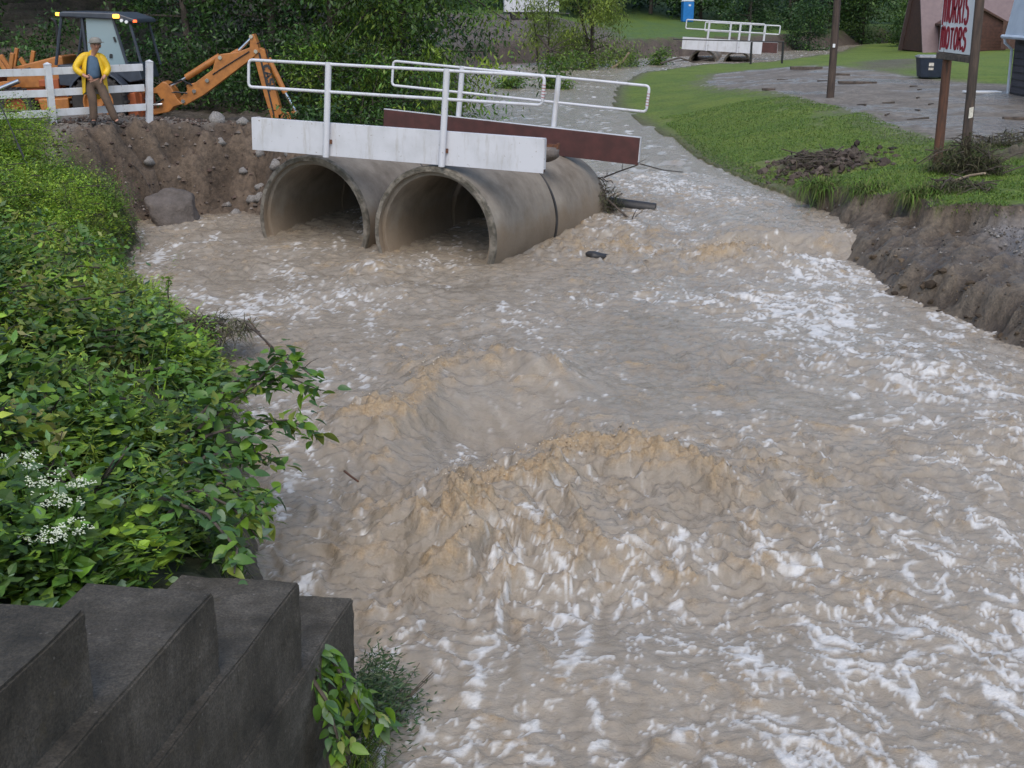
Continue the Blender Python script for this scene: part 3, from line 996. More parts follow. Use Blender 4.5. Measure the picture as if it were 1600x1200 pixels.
def pipe_section(base, axis_, length, label, r_out=R_OUT, r_in=R_IN, socket=True, seed=0, group=None, seg=72):
    ax = Vector(axis_).normalized()
    prof = []
    t = r_out - r_in
    # outer shell, front lip with a rebate, inner shell
    outer = [(r_out, length), (r_out, length * 0.75), (r_out, length * 0.5), (r_out, length * 0.25), (r_out, 0.05), (r_out - 0.012, 0.0)]
    rim = [(r_in + t * 0.55, 0.0), (r_in + t * 0.5, 0.03), (r_in + t * 0.45, 0.10), (r_in + 0.012, 0.10), (r_in, 0.12)] if socket else [(r_in + 0.02, 0.0), (r_in, 0.02)]
    inner = [(r_in, length * 0.4), (r_in, length * 0.7), (r_in, length)]
    prof = outer + rim + inner
    mb = MB().lathe(prof, seg, 'y', closed=True)
    o = mb.build('culvert_pipe', 'pipe_concrete', None, smooth=True)
    for v in o.data.vertices:
        q = Vector(v.co)
        rr_ = math.hypot(q.x, q.z)
        k = mnoise.noise(q * 2.3 + Vector((seed, 0, 0))) * 0.012
        if q.y < 0.06:
            k += -abs(mnoise.noise(q * 6 + Vector((seed, 3, 0)))) * 0.03
            v.co.y += max(0, mnoise.noise(q * 7 + Vector((0, seed, 0)))) * 0.05
        if rr_ > 0:
            v.co.x += v.co.x / rr_ * k
            v.co.z += v.co.z / rr_ * k
    yax = ax
    xax = yax.cross(Vector((0, 0, 1))).normalized()
    zax = xax.cross(yax)
    Mx = Matrix((xax, yax, zax)).transposed().to_4x4()
    Mx.translation = Vector(base)
    o.matrix_world = Mx
    if socket:
        rg = MB().lathe([(r_in + t * 0.52, -0.012), (r_out - 0.01, -0.014), (r_out + 0.008, 0.01), (r_out + 0.010, 0.07), (r_out + 0.002, 0.08)], seg, 'y').build('rim', 'rim_concrete', o, smooth=True)
        for v in rg.data.vertices:
            q = Vector(v.co)
            rr_ = math.hypot(q.x, q.z)
            k = -abs(mnoise.noise(q * 5 + Vector((seed, 1, 0)))) * 0.045 - max(0, mnoise.noise(q * 13 + Vector((seed, 5, 0)))) * 0.03
            v.co.x += q.x / rr_ * k * 0.5
            v.co.z += q.z / rr_ * k * 0.5
            v.co.y -= k * 0.25
    else:
        MB().tube([((r_out - 0.02) * math.cos(2 * math.pi * k / 64), -0.018, (r_out - 0.02) * math.sin(2 * math.pi * k / 64)) for k in range(64)], 0.03, 6, closed=True).build('joint_dark_ring', 'black_pipe', o, smooth=True)  # black ring added so the joint gap reads as a dark crack
    return tag(o, label, 'culvert pipe', group)


ax_r = AX.copy()
pipe_section(MOUTH_R, ax_r, 2.48, 'round concrete culvert pipe, front section of the right pipe, open mouth towards the viewer', seed=1, group='concrete culvert pipes')
p2 = MOUTH_R + AX * 2.535 + Vector((0.02, 0, -0.06))
pipe_section(p2, AX + Vector((0, 0, -0.075)), 2.45, 'rear section of the right concrete culvert pipe, sagging behind the joint', socket=False, seed=2, group='concrete culvert pipes')
pipe_section(MOUTH_L, ax_r, 2.48, 'round concrete culvert pipe, front section of the left pipe next to the dirt bank', seed=3, group='concrete culvert pipes')
pipe_section(MOUTH_L + AX * 2.50 + Vector((0, 0, -0.02)), AX + Vector((0, 0, -0.06)), 2.45, 'rear section of the left concrete culvert pipe, mostly hidden under the white parapet', socket=False, seed=4, group='concrete culvert pipes')

# lifting hole plug in the rear section of the right pipe
hq = p2 + AX * 1.3 + BX * (R_OUT * 0.985) + Vector((0, 0, -0.22))


# ------------------------------------------------------------------ bridge parapets


def parapet(p0, p1, hgt, rail_h, rail_gap, posts, outer, label, lean=0.05, rl=(0.0, 1.0), pr=0.056, rr=0.027, tape=True, panel_inner=False, group=None, post_out=0.075):
    """p0, p1: left and right bottom corners. outer: +1 if the painted outer face looks at the viewer, -1 if away."""
    p0, p1 = Vector(p0), Vector(p1)
    L = (p1 - p0)
    ln = L.length
    u = L.normalized()
    nrm = Vector((u.y, -u.x, 0)).normalized()       # towards the viewer for left-to-right walls
    if nrm.y > 0:
        nrm = -nrm
    up = u.cross(nrm)
    if up.z < 0:
        up = -up
    M = Matrix((u, nrm, up)).transposed().to_4x4()
    M.translation = p0
    root = empty('bridge_parapet', (0, 0, 0), 0, label, 'parapet', group)
    root.matrix_world = M
    s = outer                                          # painted side along local y
    th = 0.09
    MB().box((ln / 2, -s * 0.004, hgt / 2), (ln, th, hgt)).build('girder', 'rust_primer', root, bevel=0.006)
    y_p = s * (th / 2 + 0.004)
    MB().box((ln / 2, y_p, hgt / 2 + 0.004), (ln + 0.012, 0.012, hgt + 0.02)).build('panel', 'white_paint', root, bevel=0.002)
    MB().box((ln / 2, -s * 0.001, hgt + 0.011), (ln + 0.010, th * 0.98, 0.012)).build('top_trim', 'white_paint', root)
    MB().box((ln + 0.008, 0.0, hgt / 2 + 0.03), (0.014, th * 0.9, hgt * 0.9)).build('end_trim', 'white_paint', root)
    # rail: one bent tube
    a, b = rl[0] * ln, rl[1] * ln
    sh = lean
    yo = s * (th / 2 + post_out)
    z1, z0 = hgt + rail_h, hgt + rail_h - rail_gap
    rc = 0.07
    pts = []
    for (cx_, cz_, a0) in ((b - rc, z1 - rc, 90), (b - rc, z0 + rc, 0), (a + rc, z0 + rc, -90), (a + rc, z1 - rc, -180)):
        for k in range(4):
            an = math.radians(a0 - 30 * k)
            pts.append((cx_ + rc * math.cos(an) + sh * (cz_ + rc * math.sin(an)), yo, cz_ + rc * math.sin(an)))
    MB().tube(pts, rr, 10, closed=True).build('rail', 'white_paint', root, smooth=True)
    for f in posts:
        x = f * ln
        po = MB().tube([(x + sh * 0.0, yo, -0.02), (x + sh * (z1 + 0.02), yo, z1 + 0.03)], pr, 12).build('post', 'white_paint', root, smooth=True)
        MB().box((x + sh * hgt * 0.45 + pr * 0.6, yo - s * 0.05, hgt * 0.45), (0.10, 0.05, 0.07)).build('bracket', 'rust', po)
    if tape:
        tp = MB().tube([(b + sh * z0, yo, z0 + 0.10), (b + sh * (z1 - 0.08), yo, z1 - 0.10)], rr + 0.004, 10)
        t = tp.build('reflective_tape', 'white_paint', root, smooth=True)
        st = MB()
        nn_ = 5
        for k in range(nn_):
            zz = z0 + 0.12 + (rail_gap - 0.22) * k / nn_
            st.tube([(b + sh * zz, yo, zz), (b + sh * (zz + 0.03), yo, zz + 0.014)], rr + 0.007, 10)
        st.build('red_stripes', 'tape_red', t, smooth=True)
    return root, M


near_par, MN = parapet((-4.70, 23.30, 1.80), (0.535, 21.30, 1.63), 0.555, 1.03, 0.47, (0.275, 0.675), 1, 'near white bridge parapet with tube railing lying on the culvert mouths', group='parapets of the washed out bridge', rl=(-0.01, 0.985))
far_par, MF = parapet((-2.72, 27.25, 1.66), (2.50, 25.25, 1.27), 0.53, 1.0, 0.50, (0.29, 0.665), -1, 'far bridge parapet, its dark red inner side and tube railing behind the near one', lean=0.03, group='parapets of the washed out bridge', rl=(0.01, 1.0))
# bracket with a bolt on the end of the near girder
MB().box((5.70, -0.06, 0.45), (0.24, 0.03, 0.05)).box((5.82, -0.06, 0.45), (0.03, 0.09, 0.10)).build('tie_bracket', 'rust', near_par)

# ------------------------------------------------------------------ far bridge up the creek
pipe_section((13.0, 89.0, 0.22), (0.2, 1, 0), 9.0, 'left dark culvert pipe under the far white bridge', 0.98, 0.84, seed=6, group='far culvert pipes', seg=40)
pipe_section((15.3, 88.6, 0.12), (0.2, 1, 0), 9.0, 'right dark culvert pipe under the far white bridge', 0.98, 0.84, seed=7, group='far culvert pipes', seg=40)
parapet((11.55, 88.9, 1.22), (16.75, 87.8, 0.92), 0.78, 1.15, 0.58, (0.31, 0.70), 1, 'near white parapet of the small bridge far up the creek', tape=False, pr=0.075, rr=0.045, lean=0.03, rl=(0.02, 1.0), group='parapets of the far bridge')
parapet((13.6, 92.6, 1.05), (18.6, 91.7, 0.82), 0.7, 1.15, 0.58, (0.33, 0.60, 0.80), -1, 'dark red far parapet of the small bridge far up the creek', tape=False, pr=0.075, rr=0.045, lean=0.03, rl=(-0.02, 1.0), group='parapets of the far bridge')
fr_ = empty('steel_frame', (16.2, 83.0, 0.3), 0, 'thin dark post frame standing before the far white bridge', 'post frame')
for x in (-1.0, 1.0):
    MB().tube([(x, 0, -0.4), (x, 0, 1.55)], 0.075, 8).build('post', 'black_paint', fr_, smooth=True)
MB().tube([(-6.0, 0.0, 1.72), (1.05, 0, 1.55)], 0.035, 6).build('cross_bar', 'black_paint', fr_, smooth=True)

# ------------------------------------------------------------------ white rail fence on the left bank
FP = [(-7.75, 27.40), (-9.35, 26.20), (-10.95, 25.0), (-12.55, 23.8)]
fence = empty('rail_fence', G(-9.35, 26.2), 0, 'white three rail fence on the bank behind the man in yellow', 'fence')
fz = float(gz(-9.35, 26.2))
fdir = Vector((FP[1][0] - FP[0][0], FP[1][1] - FP[0][1], 0)).normalized()
fang = math.atan2(fdir.y, fdir.x)
Mrot = Matrix.Rotation(fang, 3, 'Z')
for i, (px, py) in enumerate(FP):
    b = float(gz(px, py)) - 0.25
    lean = Matrix.Rotation(-0.09 if i == 0 else 0.0, 3, 'Y')
    o = MB().box((0, 0, (3.16 - b) / 2), (0.125, 0.125, 3.16 - b), None).add([(-0.075, -0.075, 3.16 - b), (0.075, -0.075, 3.16 - b), (0.075, 0.075, 3.16 - b), (-0.075, 0.075, 3.16 - b), (0, 0, 3.21 - b)], [(0, 3, 2, 1), (0, 1, 4), (1, 2, 4), (2, 3, 4), (3, 0, 4)]).build('post', 'white_vinyl', fence, bevel=0.006)
    o.location = Vector((px, py, b)) - fence.location
    o.rotation_euler = (0, -0.085 if i == 0 else 0.0, fang)
for i in range(len(FP) - 1):
    a = Vector((*FP[i], 0))
    b = Vector((*FP[i + 1], 0))
    mid = (a + b) / 2
    for h in (3.02, 2.60, 2.20):
        if h < 2.3 and i == 2:
            continue
        o = MB().box((0, 0, 0), ((b - a).length - 0.06, 0.045, 0.145)).build('rail', 'white_vinyl', fence, bevel=0.005)
        o.location = Vector((mid.x, mid.y, h + (0.0 if i else 0.015))) - fence.location
        o.rotation_euler = (0, 0.012 * (1 if i == 0 else -0.5), fang)

# ------------------------------------------------------------------ backhoe loader behind the fence
BO = Vector((-9.30, 30.1, 1.64))
bh = empty('backhoe_loader', BO, 0, 'orange backhoe loader with dark cab behind the white fence, digging arm raised', 'backhoe')
SC = 66.3


def bp(px, py):
    return ((px - 173) / SC, (186 - py) / SC)


def poly(pts, y0, y1, name, mat, parent, bev=0.01):
    return MB().prism([bp(*q) for q in pts], y0, y1).build(name, mat, parent, bevel=bev)


def wheel(cx, cy, cz, r, w, hub, name='wheel'):
    prof = [(r * 0.55, -w / 2 + 0.03), (r * 0.62, -w / 2), (r * 0.92, -w / 2), (r, -w / 2 + 0.06), (r, w / 2 - 0.06), (r * 0.92, w / 2), (r * 0.6, w / 2), (r * 0.55, w / 2 - 0.03)]
    mb = MB().lathe(prof, 36, 'y')
    for k in range(22):                                # lugs
        a = 2 * math.pi * k / 22
        for sgn in (-1, 1):
            Mx = Matrix.Rotation(-a, 3, 'Y')
            mb.box(Mx @ Vector((r * 1.01, sgn * w * 0.23, 0)), (0.06, w * 0.42, 0.055), Mx)
    wobj = mb.build(name, 'rubber', bh, smooth=True, loc=(cx, cy, cz))
    MB().lathe([(0.0, -w * 0.30), (r * 0.18, -w * 0.34), (r * 0.2, -w * 0.2), (r * 0.48, -w * 0.22), (r * 0.52, -w * 0.45), (r * 0.57, -w * 0.45), (r * 0.57, w * 0.4), (0.0, w * 0.4)], 28, 'y').build('rim', hub, wobj, smooth=True)
    return wobj


rx, rz = bp(172, 149)
wheel(rx, -0.85, rz, 0.60, 0.42, 'orange_paint')
wheel(rx, 0.95, rz, 0.60, 0.42, 'orange_paint')
fx_, fz_ = bp(45, 158)
wheel(fx_, -0.80, fz_, 0.42, 0.30, 'dark_orange')
wheel(fx_, 0.90, fz_, 0.42, 0.30, 'dark_orange')
# chassis, hood, side tank
poly([(20, 150), (20, 132), (212, 130), (226, 140), (226, 168), (212, 172), (150, 160)], -0.42, 0.52, 'chassis', 'dark_orange', bh)
hood = poly([(24, 118), (28, 104), (40, 99), (107, 83), (112, 84), (112, 130), (24, 132)], -0.45, 0.55, 'hood', 'orange_paint', bh, 0.03)
poly([(34, 112), (36, 106), (62, 100), (62, 106)], -0.47, -0.44, 'decal', 'letter_black', hood, 0)
MB().prism([bp(*q) for q in [(80, 145), (126, 143), (126, 163), (84, 164)]], -0.95, -0.50).build('fuel_tank', 'orange_paint', bh, bevel=0.03)
poly([(78, 118), (108, 116), (108, 134), (95, 132), (88, 128), (78, 128)], -0.7, -0.47, 'valve_block', 'dark_orange', bh, 0.02)
# loader arms at the front
for q, yy in (([(2, 112), (9, 112), (18, 76), (13, 74)], -0.62), ([(16, 92), (21, 88), (30, 104), (26, 110)], -0.60), ([(32, 103), (38, 103), (44, 80), (38, 78)], -0.62), ([(-14, 86), (-8, 84), (8, 112), (0, 118)], -0.63)):
    poly(q, yy, yy + 0.10, 'loader_arm', 'orange_paint', bh, 0.015)
    poly(q, yy + 1.3, yy + 1.4, 'loader_arm', 'orange_paint', bh, 0.015)
poly([(-40, 110), (-40, 150), (-30, 172), (-12, 170), (-18, 150), (-12, 118)], -1.0, 1.1, 'front_bucket', 'dark_orange', bh, 0.02)
poly([(-20, 128), (24, 120), (34, 120), (34, 132), (20, 134), (-18, 142)], -0.68, -0.58, 'loader_arm', 'orange_paint', bh, 0.015)
a0, a1 = bp(0, 138), bp(50, 119)
MB().tube([(a0[0], -0.72, a0[1]), (a1[0], -0.72, a1[1])], 0.055, 10).build('lift_cylinder', 'chrome', bh, smooth=True)
# exhaust stack
e0 = [bp(100, 84), bp(101, 40), bp(99, 33), bp(94, 30)]
MB().tube([(q[0], -0.15, q[1]) for q in e0], 0.035, 8).build('exhaust', 'black_paint', bh, smooth=True)
# cab: pillars, roof, glass
cab = poly([(108, 96), (228, 96), (234, 118), (214, 122), (200, 112), (160, 111), (140, 128), (108, 126)], -0.66, 0.80, 'cab_base', 'cab_grey', bh, 0.02)
roof = MB().prism([bp(*q) for q in [(120, 21), (126, 19), (205, 21), (232, 30), (234, 36), (206, 31), (120, 27)]], -0.78, 0.92).build('roof', 'cab_grey', bh, bevel=0.03)
for (q0, q1, yy) in (((123, 24), (107, 96), -0.70), ((152, 26), (154, 96), -0.70), ((222, 34), (236, 100), -0.70), ((198, 28), (214, 98), -0.70),
                     ((123, 24), (107, 96), 0.82), ((222, 34), (236, 100), 0.82), ((160, 26), (160, 96), 0.82)):
    b0, b1 = bp(*q0), bp(*q1)
    MB().tube([(b0[0], yy, b0[1]), (b1[0], yy, b1[1])], 0.034, 6).build('pillar', 'cab_grey', bh)
gl = poly([(158, 28), (197, 30), (213, 96), (156, 96)], -0.695, -0.68, 'door_window', 'glass', bh, 0)
poly([(196, 56), (199, 55), (201, 62), (198, 63)], -0.72, -0.70, 'handle', 'black_paint', gl, 0.005)
poly([(189, 80), (193, 80), (193, 86), (188, 86)], -0.72, -0.70, 'latch', 'black_paint', gl, 0.005)
poly([(124, 26), (150, 28), (152, 96), (109, 96)], 0.79, 0.80, 'window', 'glass_clear', bh, 0)
poly([(160, 28), (221, 34), (234, 96), (160, 96)], 0.79, 0.80, 'window', 'glass_clear', bh, 0)
sx_, sz_ = bp(160, 92)
seat = MB().box((sx_, 0.05, sz_), (0.5, 0.5, 0.14)).box((sx_ + 0.2, 0.05, sz_ + 0.35), (0.12, 0.48, 0.62)).build('seat', 'black_paint', bh, bevel=0.04)
MB().tube([(bp(128, 98)[0], 0.05, bp(128, 98)[1]), (bp(136, 78)[0], 0.05, bp(136, 78)[1])], 0.03, 6).tube([(bp(130, 80)[0], -0.15, bp(130, 80)[1]), (bp(142, 76)[0], -0.05, bp(142, 76)[1]), (bp(142, 76)[0], 0.15, bp(142, 76)[1]), (bp(130, 80)[0], 0.25, bp(130, 80)[1])], 0.02, 6, closed=True).build('steering_wheel', 'black_paint', bh)
fend = MB()
arc = [(math.cos(math.radians(a)) * 0.70 + rx, math.sin(math.radians(a)) * 0.70 + rz) for a in range(20, 171, 15)]
arc2 = [(math.cos(math.radians(a)) * 0.66 + rx, math.sin(math.radians(a)) * 0.66 + rz) for a in range(170, 19, -15)]
fend.prism(arc + arc2, -1.06, -0.62).build('fender', 'cab_grey', bh, bevel=0.01)
# lamps
for (q, rr_, mt, yy) in (((116, 23), 0.06, 'amber_lamp', -0.62), ((205, 26), 0.075, 'amber_lamp', -0.80), ((231, 33), 0.05, 'red_lamp', -0.74)):
    b = bp(*q)
    MB().lathe([(0.0, -rr_ * 0.6), (rr_ * 0.9, -rr_ * 0.55), (rr_, 0), (rr_ * 0.9, rr_ * 0.55), (0.0, rr_ * 0.6)], 14, 'z', c=(b[0], yy, b[1])).build('lamp', mt, bh, smooth=True)
for q in ((213, 32), (220, 34)):
    b = bp(*q)
    MB().lathe([(0.0, -0.03), (0.035, -0.03), (0.035, 0.03), (0.0, 0.03)], 10, 'y', c=(b[0], -0.80, b[1])).build('work_light', 'sign_white', bh, smooth=True)
# stabiliser, king post, boom, dipper
poly([(208, 138), (222, 136), (226, 178), (210, 180)], -0.75, 0.85, 'stabiliser_frame', 'dark_orange', bh, 0.02)
poly([(222, 132), (240, 134), (256, 122), (262, 124), (270, 134), (277, 149), (284, 156), (270, 160), (262, 168), (240, 172), (222, 172), (222, 166), (246, 162), (252, 150), (246, 140), (222, 140)], -0.22, 0.28, 'swing_tower', 'orange_paint', bh, 0.02)
MB().tube([(bp(224, 158)[0], -0.28, bp(224, 158)[1]), (bp(254, 156)[0], -0.28, bp(254, 156)[1])], 0.03, 8).build('swing_cylinder', 'chrome', bh, smooth=True)
boom = poly([(280, 152), (285, 159), (317, 142), (395, 87), (405, 79), (403, 66), (398, 52), (392, 54), (391, 72), (371, 79), (345, 82), (337, 90), (332, 105), (304, 124), (290, 128), (291, 136), (278, 148)], -0.13, 0.17, 'boom', 'orange_paint', bh, 0.015)
for q in ((345, 87), (323, 121), (302, 137), (400, 78), (284, 152), (394, 56)):
    b = bp(*q)
    MB().lathe([(0.0, -0.17), (0.045, -0.17), (0.045, 0.21), (0.0, 0.21)], 10, 'y', c=(b[0], 0, b[1])).build('pin', 'chrome', boom, smooth=True)
MB().tube([(bp(332, 112)[0], -0.145, bp(332, 112)[1]), (bp(352, 100)[0], -0.145, bp(352, 100)[1]), (bp(390, 78)[0], -0.145, bp(390, 78)[1])], 0.014, 6).build('hose', 'black_paint', boom)


for k_, (pa, pb, pc, yy) in enumerate([((262, 128), (285, 120), (300, 128), -0.16), ((256, 140), (276, 138), (292, 140), -0.18), ((395, 70), (412, 62), (418, 88), -0.10), ((225, 146), (238, 158), (256, 148), -0.25)]):
    MB().tube([(bp(*pa)[0], yy, bp(*pa)[1]), (bp(*pb)[0], yy - 0.04, bp(*pb)[1]), (bp(*pc)[0], yy, bp(*pc)[1])], 0.018, 6).build('hose', 'black_paint', bh, smooth=True)


def cyl(q0, q1, q2, name, r0=0.075, r1=0.035, y=0.02):
    A, B_, D_ = bp(*q0), bp(*q1), bp(*q2)
    o = MB().tube([(A[0], y, A[1]), (B_[0], y, B_[1])], r0, 12).build(name, 'orange_paint', bh, smooth=True)
    MB().tube([(B_[0], y, B_[1]), (D_[0], y, D_[1])], r1, 10).build('rod', 'chrome', o, smooth=True)
    return o


cyl((343, 85), (289, 117), (262, 131), 'boom_cylinder', y=-0.02)
cyl((345, 92), (372, 77), (393, 58), 'dipper_cylinder', r0=0.06)
dip = poly([(396, 86), (405, 72), (414, 76), (416, 94), (435, 174), (430, 180), (418, 181), (409, 146)], -0.10, 0.16, 'dipper', 'orange_paint', bh, 0.012)
poly([(403, 80), (406, 80), (423, 172), (421, 174)], -0.112, -0.102, 'groove', 'black_paint', dip, 0)
cyl((417, 88), (440, 140), (456, 170), 'bucket_cylinder', r0=0.065, y=-0.02)
poly([(428, 172), (456, 167), (459, 174), (446, 180), (428, 182)], -0.10, 0.15, 'bucket_link', 'orange_paint', bh, 0.012)
poly([(418, 180), (440, 180), (458, 176), (452, 205), (430, 222), (398, 218), (402, 208), (424, 204)], -0.36, 0.42, 'digging_bucket', 'dark_orange', bh, 0.02)

# lettering from strokes: each letter is a list of polylines in a 1 x 1 box
def arcp(cx, cy, rx_, ry_, a0, a1, n=10):
    return [(cx + rx_ * math.cos(math.radians(a0 + (a1 - a0) * k / n)), cy + ry_ * math.sin(math.radians(a0 + (a1 - a0) * k / n))) for k in range(n + 1)]


GLYPH = {
    'M': [[(0.08, -0.10), (0.10, 0.98)], [(0.10, 0.90), (0.30, 1.0), (0.46, 0.86), (0.48, 0.02)], [(0.48, 0.86), (0.68, 1.0), (0.86, 0.88), (0.90, 0.02)]],
    'O': [arcp(0.5, 0.5, 0.36, 0.47, 90, 450, 20)],
    'R': [[(0.18, 0.0), (0.18, 1.0)], [(0.18, 0.97)] + arcp(0.45, 0.74, 0.33, 0.24, 90, -90) + [(0.18, 0.50)], [(0.48, 0.50), (0.66, 0.25), (0.88, 0.0)]],
    'I': [[(0.5, 0.0), (0.5, 1.0)]],
    'S': [arcp(0.52, 0.75, 0.32, 0.23, 20, 250) + arcp(0.48, 0.26, 0.36, 0.27, 80, -160)],
    'T': [[(0.04, 0.93), (0.96, 0.93)], [(0.5, 0.0), (0.5, 0.93)]],
    'C': [arcp(0.5, 0.5, 0.36, 0.46, 50, 310, 16)],
    'A': [[(0.05, 0), (0.5, 1.0), (0.95, 0)], [(0.22, 0.35), (0.78, 0.35)]],
    'E': [[(0.85, 0.05), (0.16, 0.05), (0.16, 0.95), (0.85, 0.95)], [(0.16, 0.5), (0.75, 0.5)]],
}
ADV = {'I': 0.5, 'M': 1.15}


def word(txt, w, h, stroke, depth=0.006):
    """returns MB with the word in the local xz plane, depth along -y"""
    mb = MB()
    total = sum(ADV.get(c, 0.92) for c in txt)
    x = 0.0
    for c in txt:
        a = ADV.get(c, 0.92)
        gw = a / total * w
        for st in GLYPH[c]:
            P = [Vector(((x + (q[0] if c != 'I' else q[0]) * gw * 0.94), q[1] * h)) for q in st]
            n = len(P)
            closed = (P[0] - P[-1]).length < 1e-6
            Ls, Rs = [], []
            for i in range(n):
                t = P[min(i + 1, n - 1)] - P[max(i - 1, 0)]
                if closed and i in (0, n - 1):
                    t = P[1] - P[-2]
                t.normalize()
                wdt = stroke * (0.5 + 0.28 * abs(t.y))
                if not closed and n == 2 and i == 0:
                    wdt *= 0.75
                nx_ = Vector((-t.y, t.x)) * wdt
                Ls.append(P[i] + nx_)
                Rs.append(P[i] - nx_)
            vs_ = []
            for L_, R_ in zip(Ls, Rs):
                vs_ += [(L_.x, 0, L_.y), (R_.x, 0, R_.y), (L_.x, -depth, L_.y), (R_.x, -depth, R_.y)]
            fs_ = []
            for i in range(n - 1):
                o_ = i * 4
                fs_ += [(o_ + 2, o_ + 3, o_ + 7, o_ + 6), (o_, o_ + 4, o_ + 5, o_ + 1), (o_, o_ + 2, o_ + 6, o_ + 4), (o_ + 1, o_ + 5, o_ + 7, o_ + 3)]
            fs_ += [(0, 1, 3, 2), ((n - 1) * 4, (n - 1) * 4 + 2, (n - 1) * 4 + 3, (n - 1) * 4 + 1)]
            mb.add(vs_, fs_)
        x += gw
    return mb


o = word('CASE', 0.62, 0.15, 0.04).build('lettering', 'letter_black', dip)
b = bp(408.5, 99)
o.location = (b[0], -0.106, b[1])
o.rotation_euler = (0, math.radians(77), 0)

# ------------------------------------------------------------------ the man in the yellow coat


def skin_obj(name, verts, edges, radii, mat, parent, sub=2, root=0):
    me = bpy.data.meshes.new(name)
    me.from_pydata([tuple(q) for q in verts], edges, [])
    o = link(name, me, parent, mat)
    md = o.modifiers.new('skin', 'SKIN')
    md.use_smooth_shade = True
    for i, r in enumerate(radii):
        sv = me.skin_vertices[0].data[i]
        sv.radius = (r, r) if isinstance(r, (int, float)) else r
        sv.use_root = (i == root)
    s2 = o.modifiers.new('subsurf', 'SUBSURF')
    s2.levels = sub
    s2.render_levels = sub
    return o


man = empty('person', (-8.56, 26.58, float(gz(-8.56, 26.4))), math.radians(18), 'person in open yellow raincoat, blue shirt, brown trousers and pale cap leaning on the fence', 'person')
# local frame: x right in the picture, -y towards the viewer, feet at z = 0
J = {
    'pel': (0.03, 0.06, 0.84), 'waist': (0.0, 0.07, 1.0), 'chest': (-0.01, 0.09, 1.22), 'neck': (0.04, 0.06, 1.40), 'hb': (0.07, 0.02, 1.48), 'head': (0.095, -0.01, 1.58), 'top': (0.095, 0.0, 1.67),
    'ls': (-0.17, 0.05, 1.36), 'le': (-0.36, 0.00, 1.13), 'lw': (-0.17, -0.14, 0.98), 'lh': (-0.09, -0.17, 0.95),
    'rs': (0.19, 0.05, 1.34), 're': (0.30, 0.02, 1.10), 'rw': (0.20, -0.10, 0.95), 'rh': (0.16, -0.14, 0.91),
    'lhip': (-0.09, 0.02, 0.80), 'lk': (-0.06, -0.16, 0.46), 'la': (-0.08, -0.20, 0.09), 'lt': (-0.09, -0.35, 0.04),
    'rhip': (0.10, 0.02, 0.80), 'rk': (0.22, -0.22, 0.47), 'ra': (0.36, -0.28, 0.09), 'rt': (0.43, -0.40, 0.04)}
names = list(J)
ix = {k: i for i, k in enumerate(names)}
ed = [('pel', 'waist'), ('waist', 'chest'), ('chest', 'neck'), ('neck', 'hb'), ('hb', 'head'), ('head', 'top'), ('chest', 'ls'), ('ls', 'le'), ('le', 'lw'), ('lw', 'lh'),
      ('chest', 'rs'), ('rs', 're'), ('re', 'rw'), ('rw', 'rh'), ('pel', 'lhip'), ('lhip', 'lk'), ('lk', 'la'), ('la', 'lt'), ('pel', 'rhip'), ('rhip', 'rk'), ('rk', 'ra'), ('ra', 'rt')]
rad = {'pel': 0.09, 'waist': 0.085, 'chest': 0.085, 'neck': 0.055, 'hb': 0.065, 'head': 0.112, 'top': 0.07, 'ls': 0.06, 'le': 0.045, 'lw': 0.032, 'lh': 0.035, 'rs': 0.06, 're': 0.045, 'rw': 0.032, 'rh': 0.035,
       'lhip': 0.085, 'lk': 0.06, 'la': 0.045, 'lt': 0.04, 'rhip': 0.085, 'rk': 0.06, 'ra': 0.045, 'rt': 0.04}
body = skin_obj('body', [J[k] for k in names], [(ix[a], ix[b]) for a, b in ed], [rad[k] for k in names], 'skin', man)


def V3(k, d=(0, 0, 0)):
    return tuple(a + b for a, b in zip(J[k], d))


# head details: nose, ears, brow shadowing cap
hd = Vector(J['head'])
MB().lathe([(0.0, -0.045), (0.016, -0.03), (0.022, 0.0), (0.016, 0.02), (0.0, 0.025)], 8, 'z', c=(hd.x + 0.012, hd.y - 0.108, hd.z - 0.015)).build('nose', 'skin', man, smooth=True)
for s in (-1, 1):
    MB().lathe([(0.0, -0.012), (0.03, -0.008), (0.032, 0.004), (0.0, 0.012)], 8, 'x', c=(hd.x + s * 0.095, hd.y + 0.01, hd.z - 0.01)).build('ear', 'skin', man, smooth=True)
    MB().lathe([(0.0, -0.006), (0.011, 0.0), (0.0, 0.006)], 8, 'y', c=(hd.x + s * 0.036 + 0.01, hd.y - 0.102, hd.z + 0.012)).build('eye', 'black_paint', man, smooth=True)
MB().box((hd.x + 0.012, hd.y - 0.100, hd.z - 0.058), (0.05, 0.012, 0.010)).build('mouth', 'dark_orange', man, bevel=0.003)
cp = MB().lathe([(0.122, 0.0), (0.124, 0.03), (0.110, 0.08), (0.072, 0.115), (0.0, 0.127)], 20, 'z', c=(hd.x, hd.y, hd.z + 0.035))
cp.prism([(hd.x + math.cos(math.radians(a)) * (0.10 if abs(a - 275) > 62 else 0.185), hd.y + math.sin(math.radians(a)) * (0.10 if abs(a - 275) > 62 else 0.185)) for a in range(205, 346, 10)], hd.z + 0.052, hd.z + 0.064, 'xy')
cp.build('cap', 'cap_grey', man, smooth=True)
MB().lathe([(0.088, -0.06), (0.098, -0.02), (0.104, 0.03)], 14, 'z', c=(hd.x, hd.y + 0.035, hd.z)).build('hair', 'hair', man, smooth=True)
